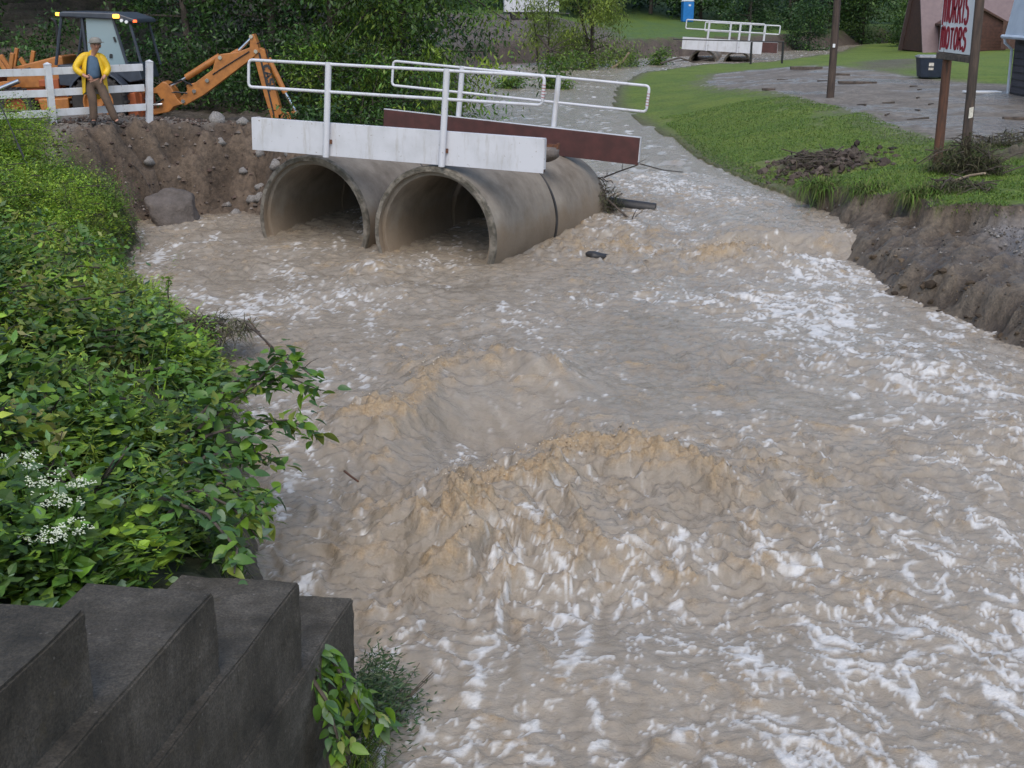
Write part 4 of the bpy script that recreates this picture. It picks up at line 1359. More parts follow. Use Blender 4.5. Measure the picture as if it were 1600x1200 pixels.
skin_obj('shirt', [V3('pel', (0, 0, 0.04)), V3('waist'), V3('chest', (0, -0.012, 0)), V3('neck', (0, 0, -0.03)), V3('ls', (0.04, 0, 0)), V3('rs', (-0.04, 0, 0))], [(0, 1), (1, 2), (2, 3), (2, 4), (2, 5)], [(0.165, 0.145), (0.172, 0.155), (0.172, 0.155), 0.075, 0.07, 0.07], 'blue_shirt', man)
skin_obj('trousers', [V3('waist', (0, 0, -0.08)), V3('pel'), V3('lhip'), V3('lk'), V3('la', (0, 0, -0.02)), V3('rhip'), V3('rk'), V3('ra', (0, 0, -0.02))], [(0, 1), (1, 2), (2, 3), (3, 4), (1, 5), (5, 6), (6, 7)], [0.140, 0.140, 0.118, 0.088, 0.082, 0.118, 0.088, 0.082], 'brown_trousers', man, root=1)
for a, t in (('la', 'lt'), ('ra', 'rt')):
    skin_obj('boot', [V3(a, (0, 0.03, 0.06)), V3(a, (0, 0.03, -0.03)), V3(t, (0, 0, 0.01)), V3(t, (0, -0.07, 0.005))], [(0, 1), (1, 2), (2, 3)], [0.06, 0.058, 0.052, 0.042], 'boot', man)
# coat: sleeves with shoulder yoke, collar and two open skirts hanging from it
skin_obj('coat_sleeves', [V3('neck', (-0.02, 0.07, -0.03)), V3('ls'), V3('le'), V3('lw', (-0.02, 0.02, 0.01)), V3('rs'), V3('re'), V3('rw', (0.01, 0.02, 0.02))], [(0, 1), (1, 2), (2, 3), (0, 4), (4, 5), (5, 6)], [0.085, 0.098, 0.080, 0.062, 0.095, 0.078, 0.062], 'yellow_coat', man)
crows = []
prof_z = [1.42, 1.34, 1.22, 1.08, 0.92, 0.76, 0.60, 0.52]
for zi, z in enumerate(prof_z):
    ring = []
    open_a = 28 + 24 * (1 - (z - 0.52) / 0.9)
    t = (1.42 - z) / 0.9
    rx_ = 0.17 + 0.065 * sst(0, 0.3, t) + 0.02 * t
    ry_ = 0.125 + 0.05 * sst(0, 0.3, t) + 0.01 * t
    for k in range(25):
        a = math.radians(-90 + open_a + (360 - 2 * open_a) * k / 24)
        w = 1 + 0.05 * math.sin(k * 1.9 + z * 9) * (0.3 + t)
        ring.append((0.01 + rx_ * w * math.cos(a), 0.055 + ry_ * w * math.sin(a), z - 0.04 * math.sin(k * 0.7) * t - (0.10 * t if k > 15 else 0.0) * -1))
    crows.append(ring)
cv = [q for r in crows for q in r]
cf = [(i * 25 + k, i * 25 + k + 1, (i + 1) * 25 + k + 1, (i + 1) * 25 + k) for i in range(len(prof_z) - 1) for k in range(24)]
co = MB().add(cv, cf).build('coat', 'yellow_coat', man, smooth=True)
sd = co.modifiers.new('solid', 'SOLIDIFY')
sd.thickness = 0.014
ss = co.modifiers.new('sub', 'SUBSURF')
ss.levels = ss.render_levels = 1
skin_obj('hood', [V3('neck', (-0.10, 0.06, 0.02)), V3('neck', (-0.02, 0.10, 0.03)), V3('neck', (0.08, 0.07, 0.02))], [(0, 1), (1, 2)], [0.05, 0.07, 0.05], 'yellow_coat', man)
# hands: palm and five curled fingers each
for side, w_, h_ in ((-1, 'lw', 'lh'), (1, 'rw', 'rh')):
    base = Vector(J[h_])
    wr = Vector(J[w_])
    d = (base - wr).normalized()
    sdv = Vector((-side * 0.2, 0.1, -1)).normalized()
    for k in range(4):
        s0 = base + sdv * (0.026 * (k - 1.5)) + d * 0.01
        l_ = (0.032, 0.038, 0.036, 0.028)[k]
        skin_obj('finger', [s0, s0 + d * l_, s0 + d * l_ * 1.7 + Vector((0, 0.022, -0.006)), s0 + d * l_ * 1.9 + Vector((0, 0.045, -0.01))], [(0, 1), (1, 2), (2, 3)], [0.0105, 0.0095, 0.009, 0.008], 'skin', man, sub=1)
    s0 = base - d * 0.02 - sdv * 0.03
    skin_obj('thumb', [s0, s0 - sdv * 0.03 + d * 0.02, s0 - sdv * 0.035 + d * 0.05], [(0, 1), (1, 2)], [0.012, 0.0105, 0.009], 'skin', man, sub=1)

# ------------------------------------------------------------------ roadside sign
SX, SY0, SY1 = 8.95, 25.2, 26.95
sgz = float(gz(SX, 26.2))
sign = empty('roadside_sign', (SX, 26.2, sgz), 0, 'white roadside sign with dark red lettering on two round wooden posts', 'sign')
n0, n1_ = SY0 - 26.2, SY1 - 26.2
MB().tube([(0.0, n0, -0.3), (-0.01, n0, 1.5), (-0.04, n0, 5.2)], [0.10, 0.092, 0.085], 14).build('post', 'wood_pole', sign, smooth=True)
MB().tube([(0.05, n1_, -0.3), (0.05, n1_, 1.5), (0.05, n1_, 5.2)], [0.105, 0.095, 0.085], 14).build('post', 'wood_red', sign, smooth=True)
zb = 3.36 - sgz
MB().box((0.02, 0.10, zb - 0.07), (0.16, 2.12, 0.13)).build('beam', 'wood_old', sign, bevel=0.01)
pan = MB().box((0.02, 0.12, zb + 0.75), (0.12, 1.94, 1.48)).build('panel', 'sign_white', sign, bevel=0.008)
for txt, z0_, h_ in (('MORRIS', 0.60, 0.56), ('MOTORS', 0.09, 0.42)):
    o = word(txt, 1.56, h_, 0.062).build('lettering', 'sign_red', pan)
    o.location = (-0.041, 1.02, zb + z0_)
    o.rotation_euler = (0, 0, -math.pi / 2)
MB().prism([(-0.045, 1.05), (0.035, 1.07), (0.035, 1.27), (-0.045, 1.25)], n0 - 0.102, n0 - 0.09).build('sticker', 'sticker', sign)

# ------------------------------------------------------------------ utility pole
pole = MB().tube([G(11.05, 44.9, -0.4), G(11.06, 44.9, 2.5), G(11.06, 44.9, 8.5)], [0.135, 0.125, 0.10], 14).build('utility_pole', 'wood_pole', None, smooth=True)
tag(pole, 'dark wooden utility pole standing alone at the edge of the lot', 'pole')
MB().box(G(11.02, 44.76, 1.75), (0.08, 0.02, 0.12)).build('tag_plate', 'sign_white', pole)
# ------------------------------------------------------------------ leaves


def unit(a):
    return a / np.maximum(np.linalg.norm(a, axis=1, keepdims=True), 1e-6)


def leaf_arrays(P, D, N_, L, W, col, rich=False, droop=0.25):
    """P base points, D direction, N_ approx. normal; returns verts, tris, colours"""
    n = len(P)
    D = unit(D)
    S = unit(np.cross(D, N_))
    N2 = unit(np.cross(S, D))
    L = np.asarray(L).reshape(-1, 1)
    W = np.asarray(W).reshape(-1, 1)
    if not rich:
        tip = P + D * L - N2 * L * droop * 0.6
        mid = P + D * L * 0.45
        a = mid + S * W * 0.5 - N2 * W * 0.18
        b = mid - S * W * 0.5 - N2 * W * 0.18
        V = np.stack([P, a, tip, b], 1).reshape(-1, 3)
        i = np.arange(n)[:, None] * 4
        F = np.concatenate([i + np.array([[0, 1, 2]]), i + np.array([[0, 2, 3]])], 0)
        return V, F, np.repeat(col, 4, 0)
    m1 = P + D * L * 0.35
    m2 = P + D * L * 0.70 - N2 * L * droop * 0.25
    tip = P + D * L - N2 * L * droop * 0.7
    l1, r1 = m1 + S * W * 0.5 - N2 * W * 0.12, m1 - S * W * 0.5 - N2 * W * 0.12
    l2, r2 = m2 + S * W * 0.36 - N2 * W * 0.10, m2 - S * W * 0.36 - N2 * W * 0.10
    V = np.stack([P, m1, m2, tip, l1, l2, r1, r2], 1).reshape(-1, 3)
    i = np.arange(n)[:, None] * 8
    T = [[0, 1, 4], [1, 2, 5], [1, 5, 4], [2, 3, 5], [0, 6, 1], [1, 7, 2], [1, 6, 7], [2, 7, 3]]
    F = np.concatenate([i + np.array([t]) for t in T], 0)
    return V, F, np.repeat(col, 8, 0)


class Leaves:
    def __init__(s):
        s.V, s.F, s.C, s.n = [], [], [], 0

    def add(s, *a, **k):
        V, F, C_ = leaf_arrays(*a, **k)
        s.V.append(V)
        s.F.append(F + s.n)
        s.C.append(C_)
        s.n += len(V)

    def mesh(s, name, smooth=False):
        return npmesh(name, np.concatenate(s.V), np.concatenate(s.F), smooth, np.concatenate(s.C))


def pal(n, cols, r, jit=0.18):
    cols = np.array(cols)
    k = r.integers(0, len(cols), n)
    k2 = r.integers(0, len(cols), n)
    t = r.random((n, 1))
    return (cols[k] * t + cols[k2] * (1 - t)) * (1 + jit * r.normal(size=(n, 1))).clip(0.5, 1.6)


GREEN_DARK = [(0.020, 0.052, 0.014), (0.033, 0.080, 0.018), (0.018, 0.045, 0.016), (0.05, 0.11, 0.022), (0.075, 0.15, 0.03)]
GREEN_BRIGHT = [(0.10, 0.22, 0.018), (0.15, 0.275, 0.026), (0.065, 0.15, 0.02), (0.21, 0.30, 0.036)]
GREEN_MID = [(0.06, 0.145, 0.022), (0.085, 0.175, 0.028), (0.042, 0.10, 0.025), (0.125, 0.20, 0.03)]
GREEN_WILLOW = [(0.12, 0.20, 0.035), (0.17, 0.25, 0.045), (0.09, 0.155, 0.035)]
GREEN_WEED = [(0.06, 0.145, 0.022), (0.13, 0.235, 0.026), (0.035, 0.085, 0.025), (0.19, 0.26, 0.04), (0.05, 0.12, 0.045), (0.14, 0.15, 0.05)]
GREEN_FAR = [(0.035, 0.075, 0.030), (0.05, 0.10, 0.035), (0.03, 0.062, 0.028), (0.075, 0.13, 0.035)]


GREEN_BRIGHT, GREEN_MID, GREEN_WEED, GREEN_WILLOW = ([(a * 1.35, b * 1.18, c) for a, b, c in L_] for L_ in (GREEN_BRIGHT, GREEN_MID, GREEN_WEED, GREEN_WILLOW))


def make_tree(name, base, height, rad, seed, label, group, cols, cat='tree', leaf=0.15, n_cl=90, per=110, low=0.12, trunk_r=0.14, lean=(0, 0), droop=0.6, sig=0.42, stems=1, aspect=0.42, hang=0.0):
    r = np.random.default_rng(seed)
    root = empty(name, base, r.uniform(0, 6.28) if lean == (0, 0) else 0, label, cat, group)
    tb = MB()
    ends = []
    for sidx in range(stems):
        ln = np.array([lean[0], lean[1]]) + (r.normal(size=2) * 0.12 if stems > 1 else r.normal(size=2) * 0.03)
        st = r.normal(size=2) * 0.2 * (stems > 1)
        tp = []
        for k in range(7):
            t = k / 6
            tp.append(Vector((st[0] + ln[0] * height * t + 0.10 * r.normal() * t, st[1] + ln[1] * height * t + 0.10 * r.normal() * t, -0.3 + (height * 0.92 + 0.3) * t)))
        tb.tube(tp, [trunk_r * (1 - 0.8 * k / 6) * (1.25 if k == 0 else 1) for k in range(7)], 9)
        nl = max(6, int(n_cl / 5 / stems))
        for k in range(nl):
            t = low + (0.97 - low) * (k + r.random()) / nl
            i = min(int(t * 6), 5)
            p0 = tp[i].lerp(tp[i + 1], t * 6 - i)
            a = r.uniform(0, 6.28)
            cr = rad * (0.55 + 0.55 * math.sin(math.pi * min(1, 0.18 + 0.85 * (1 - abs(t - 0.45) / 0.62)) * 0.5)) * r.uniform(0.65, 1.1)
            up_ = r.uniform(0.0, 0.45)
            p1 = p0 + Vector((math.cos(a) * cr * 0.5, math.sin(a) * cr * 0.5, cr * up_ * 0.7))
            p2 = p0 + Vector((math.cos(a) * cr, math.sin(a) * cr, cr * (up_ * 0.75 - hang)))
            tb.tube([p0, p1, p2], [trunk_r * 0.34 * (1 - t * 0.5), trunk_r * 0.22 * (1 - t * 0.5), 0.012], 5)
            for m_ in range(5):
                f = r.uniform(0.35, 1.05)
                q = (p0.lerp(p1, f * 2) if f < 0.5 else p1.lerp(p2, (f - 0.5) * 2)) + Vector(tuple(r.normal(size=3) * rad * 0.13))
                ends.append((q.x, q.y, q.z))
    tb.build('trunk', 'bark', root, smooth=True)
    ends = np.array(ends)
    nc = len(ends)
    per = int(per * n_cl / nc)
    shade = pal(nc, cols, r, 0.20) * (1 + 0.5 * (r.random((nc, 1)) - 0.5))
    sg = sig * (0.7 + 0.6 * r.random((nc, 1, 1)))
    P = ends[:, None, :] + r.normal(size=(nc, per, 3)) * np.array([1, 1, 0.72]) * sg
    P[..., 2] = np.maximum(P[..., 2], 0.05)
    colr = (shade[:, None, :] * (1 + 0.22 * r.normal(size=(nc, per, 1))).clip(0.45, 1.7)).reshape(-1, 3)
    P = P.reshape(-1, 3)
    n = len(P)
    D = r.normal(size=(n, 3))
    D[:, 2] = D[:, 2] * 0.5 - droop
    Nn = r.normal(size=(n, 3)) * 0.6
    Nn[:, 2] += 1.0
    lv = Leaves()
    sz = leaf * r.uniform(0.6, 1.35, n)
    lv.add(P, D, Nn, sz, sz * aspect, colr)
    link('crown', lv.mesh('crown'), root, 'leaf')
    return root


def copy_tree(root, loc, rz, sc, label, group):
    o = root.copy()
    C.objects.link(o)
    o.location = loc
    o.rotation_euler = (0, 0, rz)
    o.scale = (sc, sc, sc)
    tag(o, label, None, group)
    for ch in list(root.children):
        c = ch.copy()
        C.objects.link(c)
        c.parent = o
        c.matrix_parent_inverse = ch.matrix_parent_inverse.copy()
    return o


GB = 'dark trees behind the bridge'
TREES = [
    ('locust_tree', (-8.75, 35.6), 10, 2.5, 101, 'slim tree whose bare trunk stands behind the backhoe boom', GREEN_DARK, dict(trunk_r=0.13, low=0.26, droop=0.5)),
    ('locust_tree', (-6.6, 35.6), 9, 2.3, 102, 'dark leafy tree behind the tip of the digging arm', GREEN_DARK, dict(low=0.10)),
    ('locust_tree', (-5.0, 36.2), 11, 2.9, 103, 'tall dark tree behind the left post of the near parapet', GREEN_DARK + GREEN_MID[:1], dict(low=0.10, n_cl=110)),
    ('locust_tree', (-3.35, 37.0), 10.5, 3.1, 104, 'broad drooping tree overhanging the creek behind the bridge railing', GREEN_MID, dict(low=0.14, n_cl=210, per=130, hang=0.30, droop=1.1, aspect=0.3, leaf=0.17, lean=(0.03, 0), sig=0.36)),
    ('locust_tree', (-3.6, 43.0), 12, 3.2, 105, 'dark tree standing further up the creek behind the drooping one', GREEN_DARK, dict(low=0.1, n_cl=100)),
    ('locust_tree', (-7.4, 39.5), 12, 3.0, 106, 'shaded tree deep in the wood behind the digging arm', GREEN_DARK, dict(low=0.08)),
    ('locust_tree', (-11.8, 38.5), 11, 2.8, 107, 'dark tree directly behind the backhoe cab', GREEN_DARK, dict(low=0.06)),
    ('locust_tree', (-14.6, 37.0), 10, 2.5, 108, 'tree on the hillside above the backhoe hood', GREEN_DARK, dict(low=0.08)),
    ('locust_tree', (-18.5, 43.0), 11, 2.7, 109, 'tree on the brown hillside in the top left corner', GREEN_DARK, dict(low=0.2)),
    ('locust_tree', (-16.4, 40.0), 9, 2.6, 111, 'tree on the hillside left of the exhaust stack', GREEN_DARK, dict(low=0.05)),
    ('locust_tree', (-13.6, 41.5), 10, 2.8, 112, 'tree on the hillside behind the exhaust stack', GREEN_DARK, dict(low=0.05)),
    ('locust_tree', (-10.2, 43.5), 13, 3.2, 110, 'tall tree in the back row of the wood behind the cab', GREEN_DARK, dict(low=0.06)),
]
for nme, (x, y), h, rd, sd_, lb, cl, kw in TREES:
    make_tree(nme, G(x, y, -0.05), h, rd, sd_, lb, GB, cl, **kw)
SHR = [
    ((-9.6, 33.2), 1.9, 1.0, 201, 'dark bush between the cab and the digging arm', GREEN_DARK),
    ((-8.2, 34.0), 2.0, 1.1, 202, 'low dark bush under the raised boom', GREEN_DARK),
    ((-6.4, 34.0), 2.2, 1.1, 203, 'dark bush behind the dipper arm', GREEN_DARK),
    ((-4.7, 33.8), 2.4, 1.2, 204, 'bush between the dipper arm and the left railing post', GREEN_MID),
    ((-3.9, 33.4), 2.6, 1.3, 205, 'bush on the bank behind the railing middle', GREEN_DARK),
    ((-3.5, 35.5), 2.6, 1.2, 206, 'bush leaning over the flooded creek edge behind the railing', GREEN_MID),
    ((-12.2, 33.6), 2.4, 1.2, 207, 'bush behind the backhoe hood', GREEN_DARK),
    ((-14.6, 34.0), 2.4, 1.2, 208, 'bush behind the loader arms at the left edge', GREEN_DARK),
    ((-3.2, 40.0), 2.8, 1.3, 209, 'bush at the water under the drooping tree', GREEN_DARK),
    ((-2.6, 46.0), 2.4, 1.1, 210, 'bush on the left creek bank beyond the drooping tree', GREEN_MID),
    ((-4.5, 29.2), 0.5, 0.4, 211, 'low weeds bush on the dirt beside the end of the near parapet', GREEN_DARK),
]
for (x, y), h, rd, sd_, lb, cl in SHR:
    make_tree('bush', G(x, y, -0.05), h, rd, sd_, lb, 'bushes under the dark trees', cl, cat='bush', leaf=0.12, n_cl=40, per=75, low=0.1, trunk_r=0.03, sig=0.26, stems=3, droop=0.4)

# creek side growth further up
FS = 'flooded bushes in the far creek'
make_tree('willow_tree', (5.3, 82.5, 0.2), 8.5, 2.6, 301, 'pale green willow standing in the flood by the far bank', FS, GREEN_WILLOW, leaf=0.26, n_cl=120, per=90, low=0.12, trunk_r=0.13, stems=3, hang=0.25, droop=1.0, aspect=0.22, sig=0.5, lean=(-0.02, 0))
make_tree('willow_tree', (2.2, 84.5, 0.3), 6.0, 1.7, 302, 'smaller willow left of the pale green willow', FS, GREEN_WILLOW, leaf=0.24, n_cl=60, per=70, low=0.2, trunk_r=0.07, stems=2, hang=0.2, droop=0.9, aspect=0.22, sig=0.45, lean=(-0.10, 0))
for i, (x, y, h, rd, lb) in enumerate([(-0.35, 62.0, 0.6, 0.55, 'small bush in the flood seen through the railing, left one'), (2.0, 61.5, 0.75, 0.65, 'small bush in the flood seen through the railing, right one'), (2.6, 77.5, 0.9, 1.2, 'low green bush at the foot of the leaning trunk in the flood'),
                                       (4.6, 79.0, 0.9, 1.1, 'low bush around the willow stems'), (7.2, 82.6, 0.9, 1.0, 'brush pile with leaves right of the willow'), (9.4, 84.4, 1.0, 0.6, 'small bush at the far creek bend near the far bridge')]):
    make_tree('bush', (x, y, 0.25), h, rd, 320 + i, lb, FS, GREEN_MID, cat='bush', leaf=0.17, n_cl=24, per=60, low=0.1, trunk_r=0.03, sig=0.25, stems=3, droop=0.2)


def branch(name, pts, r0, r1, label, mat='stick', group=None, twigs=0, seed=0, cat='branch'):
    n = len(pts)
    rr_ = [r0 + (r1 - r0) * k / (n - 1) for k in range(n)]
    mb = MB().tube(pts, rr_, 7)
    q = random.Random(seed)
    for k in range(twigs):
        i = q.randrange(n - 1)
        p = Vector(pts[i]).lerp(Vector(pts[i + 1]), q.random())
        d = Vector((q.uniform(-1, 1), q.uniform(-1, 1), q.uniform(-0.2, 1))).normalized() * q.uniform(3, 9) * max(r0, 0.02) * 2
        mb.tube([p, p + d * 0.5 + Vector((0, 0, 0.02)), p + d], [r1 * 0.8, r1 * 0.6, r1 * 0.3], 5)
    return tag(mb.build(name, mat, None, smooth=True), label, cat, group)


branch('leaning_trunk', [(3.35, 77.3, 0.1), (2.75, 77.8, 0.9), (2.0, 78.5, 1.9), (1.5, 79, 2.4)], 0.12, 0.05, 'dark leaning trunk rising from the flood left of the willow', 'bark', twigs=5, seed=1, cat='trunk')
branch('leaning_trunk', [(5.0, 81.5, 0.1), (4.4, 82.0, 0.9), (3.9, 82.5, 1.7)], 0.13, 0.06, 'second dark trunk leaning left under the willow', 'bark', twigs=3, seed=2, cat='trunk')
branch('driftwood', [(6.2, 81.0, 0.35), (6.9, 81.2, 0.75), (7.3, 81.2, 1.3)], 0.09, 0.06, 'pale barkless driftwood branch right of the willow', 'pale_stick', seed=3)
branch('driftwood', [(9.3, 81.6, 0.6), (10.6, 82.6, 0.9), (11.6, 83.0, 0.6), (12.6, 83.2, 0.8)], 0.06, 0.03, 'thin dark branch stranded before the far bridge', twigs=6, seed=4)

# far woods: a few kinds, copied
GF = 'trees of the far wood'
far_a = make_tree('broadleaf_tree', (26, 124, 0.8), 12, 4.2, 401, 'mid green tree at the creek bend right of the far bridge', GF, GREEN_FAR, leaf=0.42, n_cl=90, per=70, low=0.05, trunk_r=0.2, sig=0.8, droop=0.3)
far_b = make_tree('broadleaf_tree', (37.5, 122, 1.6), 11, 3.8, 402, 'bright yellow green tree left of the brown house', GF, [(0.10, 0.17, 0.03), (0.07, 0.13, 0.03), (0.05, 0.10, 0.03)], leaf=0.42, n_cl=80, per=70, low=0.05, trunk_r=0.2, sig=0.75, droop=0.3)
far_c = make_tree('broadleaf_tree', (16, 152, 3.2), 13, 4.5, 403, 'dark tree behind the blue toilet', GF, GREEN_DARK + GREEN_FAR[:2], leaf=0.5, n_cl=90, per=70, low=0.04, trunk_r=0.2, sig=0.9, droop=0.3)
FARPOS = [
    (far_c, 21.5, 150, 1.0, 'dark tree right of the blue toilet, edge of the far field'), (far_a, 27, 150, 1.1, 'tree at the back of the far field above the far bridge railing'), (far_c, 33, 140, 1.0, 'dark tree filling the gap behind the creek bend'),
    (far_a, 21, 116, 0.55, 'small tree at the right end of the far bridge'), (far_c, 25.0, 110, 0.42, 'low dark shrubby tree beside the far creek, right of the far bridge'), (far_a, 31.5, 131, 1.0, 'tree above the creek bend left of the utility pole'),
    (far_b, 34.0, 127, 0.8, 'tree just left of the utility pole top'), (far_a, 41.5, 124, 0.9, 'tree right of the utility pole top'), (far_b, 33.6, 111, 0.45, 'light green round bush by the creek right of the utility pole'),
    (far_c, 43, 132, 1.0, 'dark tree behind the yellow green one near the house'), (far_c, 38.5, 108, 0.55, 'dark bush left of the brown house wall'), (far_a, 48, 118, 1.0, 'tree behind the brown house roof'),
    (far_b, 45.0, 108, 0.8, 'tree between the sign and the grey building'), (far_a, 52, 110, 0.9, 'tree behind the wooden yard fence by the grey building'), (far_c, 8, 150, 1.0, 'dark tree behind the far field left of the toilet'),
    (far_c, 0, 148, 1.1, 'dark tree behind the white trailer'), (far_a, -8, 140, 1.1, 'tree behind the far bank left of the trailer'), (far_c, 12, 158, 1.1, 'dark tree in the back row behind the far field'),
    (far_a, -14, 125, 1.1, 'tree on the far left bank beyond the dark trees'), (far_c, 30, 160, 1.2, 'tall dark tree of the back row above the creek bend'), (far_a, 40, 150, 1.2, 'tree of the back row above the utility pole'), (far_c, 52, 135, 1.2, 'dark tree of the back row behind the house'),
    (far_a, 60, 125, 1.2, 'tree of the back row at the right edge'), (far_c, -20, 105, 1.1, 'dark tree far up the left bank'), (far_a, -12, 90, 1.0, 'tree on the left bank beyond the dark wood'), (far_c, -9, 74, 0.8, 'dark tree on the left bank halfway to the willow'),
    (far_c, -6.5, 58, 0.75, 'dark tree on the left bank past the drooping tree'), (far_a, -24, 60, 1.0, 'tree high on the left hillside')]
rr = random.Random(5)
for src, x, y, sc, lb in FARPOS:
    copy_tree(src, G(x, y, -0.2), rr.uniform(0, 6.28), sc, lb, GF)

# ------------------------------------------------------------------ left bank ground cover


def bank_points(n, y0, y1, seed, dmin=0.05, dmax=7.0, xmin=-13.0):
    r = np.random.default_rng(seed)
    out = []
    while sum(len(q) for q in out) < n:
        y = r.uniform(y0, y1, n * 3)
        x = r.uniform(xmin, -1.0, n * 3)
        dl = polydist(x, y, LEFT)
        ok = (~inside(x, y, CREEK)) & (dl > dmin) & (dl < dmax) & (np.abs(x) < 0.46 * y + 0.8)
        # keep clear of the wing wall
        ok &= ~((y < 8.4) & (x > -2.05 - 0.02 * y) & (y < 7.9)) & ~((y < 5.5) & (x > -2.9))
        # and of the bare pad and the raw dirt
        ok &= ~((y > 23.8) & (x > -9.3 - 0.45 * (y - 23.8) * 0 + 0.0)) & (y < 26.5)
        out.append(np.stack([x[ok], y[ok]], -1))
    p = np.concatenate(out)[:n]
    return p, r


def plants(n, y0, y1, seed, hgt, per, leaf, aspect, cols, rich, dmin=0.05, dmax=7.0, up=0.35, droop=0.3, stem=True, spread=0.10, patchf=0.5, patcht=-1.0):
    p, r = bank_points(n, y0, y1, seed, dmin, dmax)
    pt = fbm(p[:, 0] * patchf, p[:, 1] * patchf, 3, seed)
    p = p[pt > patcht]
    n = len(p)
    z = gz(p[:, 0], p[:, 1])
    H_ = hgt * r.uniform(0.45, 1.3, n) * (1 + 0.6 * fbm(p[:, 0] * 1.1, p[:, 1] * 1.1, 2, seed + 1)).clip(0.3, 2)
    H_ = H_ * np.where(p[:, 1] > 12.5, np.clip(0.30 + 0.55 * polydist(p[:, 0], p[:, 1], LEFT), 0, 1), 1)
    lean = r.normal(size=(n, 2)) * 0.22
    # shoots near the water lean out over it
    dl = polydist(p[:, 0], p[:, 1], LEFT)
    lean[:, 0] += 0.5 * np.exp(-dl / 0.5)
    shade = pal(n, cols, r, 0.20)
    # colour drifts between neighbouring patches
    shade *= (1 + 0.55 * fbm(p[:, 0] * 0.8 + 9, p[:, 1] * 0.8, 3, seed + 3))[:, None].clip(0.4, 1.6)
    t = np.sort(r.random((n, per)), 1) * 0.9 + 0.1
    base = np.stack([p[:, 0], p[:, 1], z], -1)
    tip = base + np.stack([lean[:, 0] * H_, lean[:, 1] * H_, H_], -1)
    P = base[:, None] * (1 - t[..., None]) + tip[:, None] * t[..., None]
    a = r.uniform(0, 6.28, (n, per))
    D = np.stack([np.cos(a), np.sin(a), up + 0.35 * r.normal(size=(n, per))], -1)
    P = P + D * np.array([1, 1, 0.3]) * spread * r.random((n, per, 1))
    Nn = np.stack([-np.cos(a) * 0.3, -np.sin(a) * 0.3, np.ones_like(a)], -1) + 0.45 * r.normal(size=(n, per, 3))
    ps = np.exp(0.38 * r.normal(size=(n, 1))).clip(0.5, 2.2)
    asp = aspect * r.uniform(0.6, 1.35, (n, 1)) * np.ones((n, per))
    sz = leaf * r.uniform(0.55, 1.25, (n, per)) * (1.15 - 0.45 * t) * ps
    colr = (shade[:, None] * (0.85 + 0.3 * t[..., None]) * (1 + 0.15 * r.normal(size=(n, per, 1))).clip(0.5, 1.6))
    pale = r.random((n, per)) < 0.025
    colr[pale] = colr[pale] * 0.5 + np.array([0.16, 0.22, 0.17])
    lv = Leaves()
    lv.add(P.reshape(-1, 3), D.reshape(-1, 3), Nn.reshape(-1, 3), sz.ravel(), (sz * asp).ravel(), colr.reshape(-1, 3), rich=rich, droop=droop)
    return lv


def stuff(name, lv, label, mat='leaf'):
    return tag(link(name, lv.mesh(name), None, mat), label, 'ground cover', None, 'stuff')


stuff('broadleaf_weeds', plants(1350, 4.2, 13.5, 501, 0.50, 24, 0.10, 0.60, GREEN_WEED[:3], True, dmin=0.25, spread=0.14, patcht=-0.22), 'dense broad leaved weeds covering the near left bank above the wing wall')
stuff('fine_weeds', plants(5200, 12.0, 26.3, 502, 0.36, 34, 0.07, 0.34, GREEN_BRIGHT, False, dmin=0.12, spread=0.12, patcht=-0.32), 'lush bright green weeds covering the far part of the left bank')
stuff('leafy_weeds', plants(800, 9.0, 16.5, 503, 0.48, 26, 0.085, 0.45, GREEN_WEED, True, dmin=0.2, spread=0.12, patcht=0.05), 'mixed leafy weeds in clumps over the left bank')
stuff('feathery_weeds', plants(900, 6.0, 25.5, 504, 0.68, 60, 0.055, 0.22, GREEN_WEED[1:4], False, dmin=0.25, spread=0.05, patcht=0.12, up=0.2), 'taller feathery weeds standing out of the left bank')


def blades(P, D, L, W, col, sag):
    n = len(P)
    D = unit(D)
    S = unit(np.cross(D, np.tile([0.03, 0.02, 1.0], (n, 1)) + 1e-3))
    L = L[:, None]
    W = W[:, None]
    m = P + D * L * 0.55
    dn = np.zeros((n, 3))
    dn[:, 2] = -1
    m = m + dn * L * sag[:, None] * 0.25
    t = P + D * L + dn * L * sag[:, None]
    V = np.stack([P - S * W, P + S * W, m + S * W * 0.8, m - S * W * 0.8, t], 1).reshape(-1, 3)
    i = np.arange(n)[:, None] * 5
    F = np.concatenate([i + np.array([q]) for q in ([0, 1, 2], [0, 2, 3], [3, 2, 4])], 0)
    return V, F, np.repeat(col, 5, 0)


def grass_obj(name, xy, r, L, W, cols, up, sag, lean=None, dz=0.0):
    n = len(xy)
    z = gz(xy[:, 0], xy[:, 1]) + dz
    a = r.uniform(0, 6.28, n)
    D = np.stack([np.cos(a), np.sin(a), np.full(n, up) + 0.3 * r.normal(size=n)], -1)
    if lean is not None:
        D = D + lean
    V, F, c = blades(np.column_stack([xy, z]), D, L * r.uniform(0.5, 1.3, n), W * r.uniform(0.6, 1.3, n), pal(n, cols, r, 0.2), sag * r.uniform(0.5, 1.4, n))
    return npmesh(name, V, F, False, c)


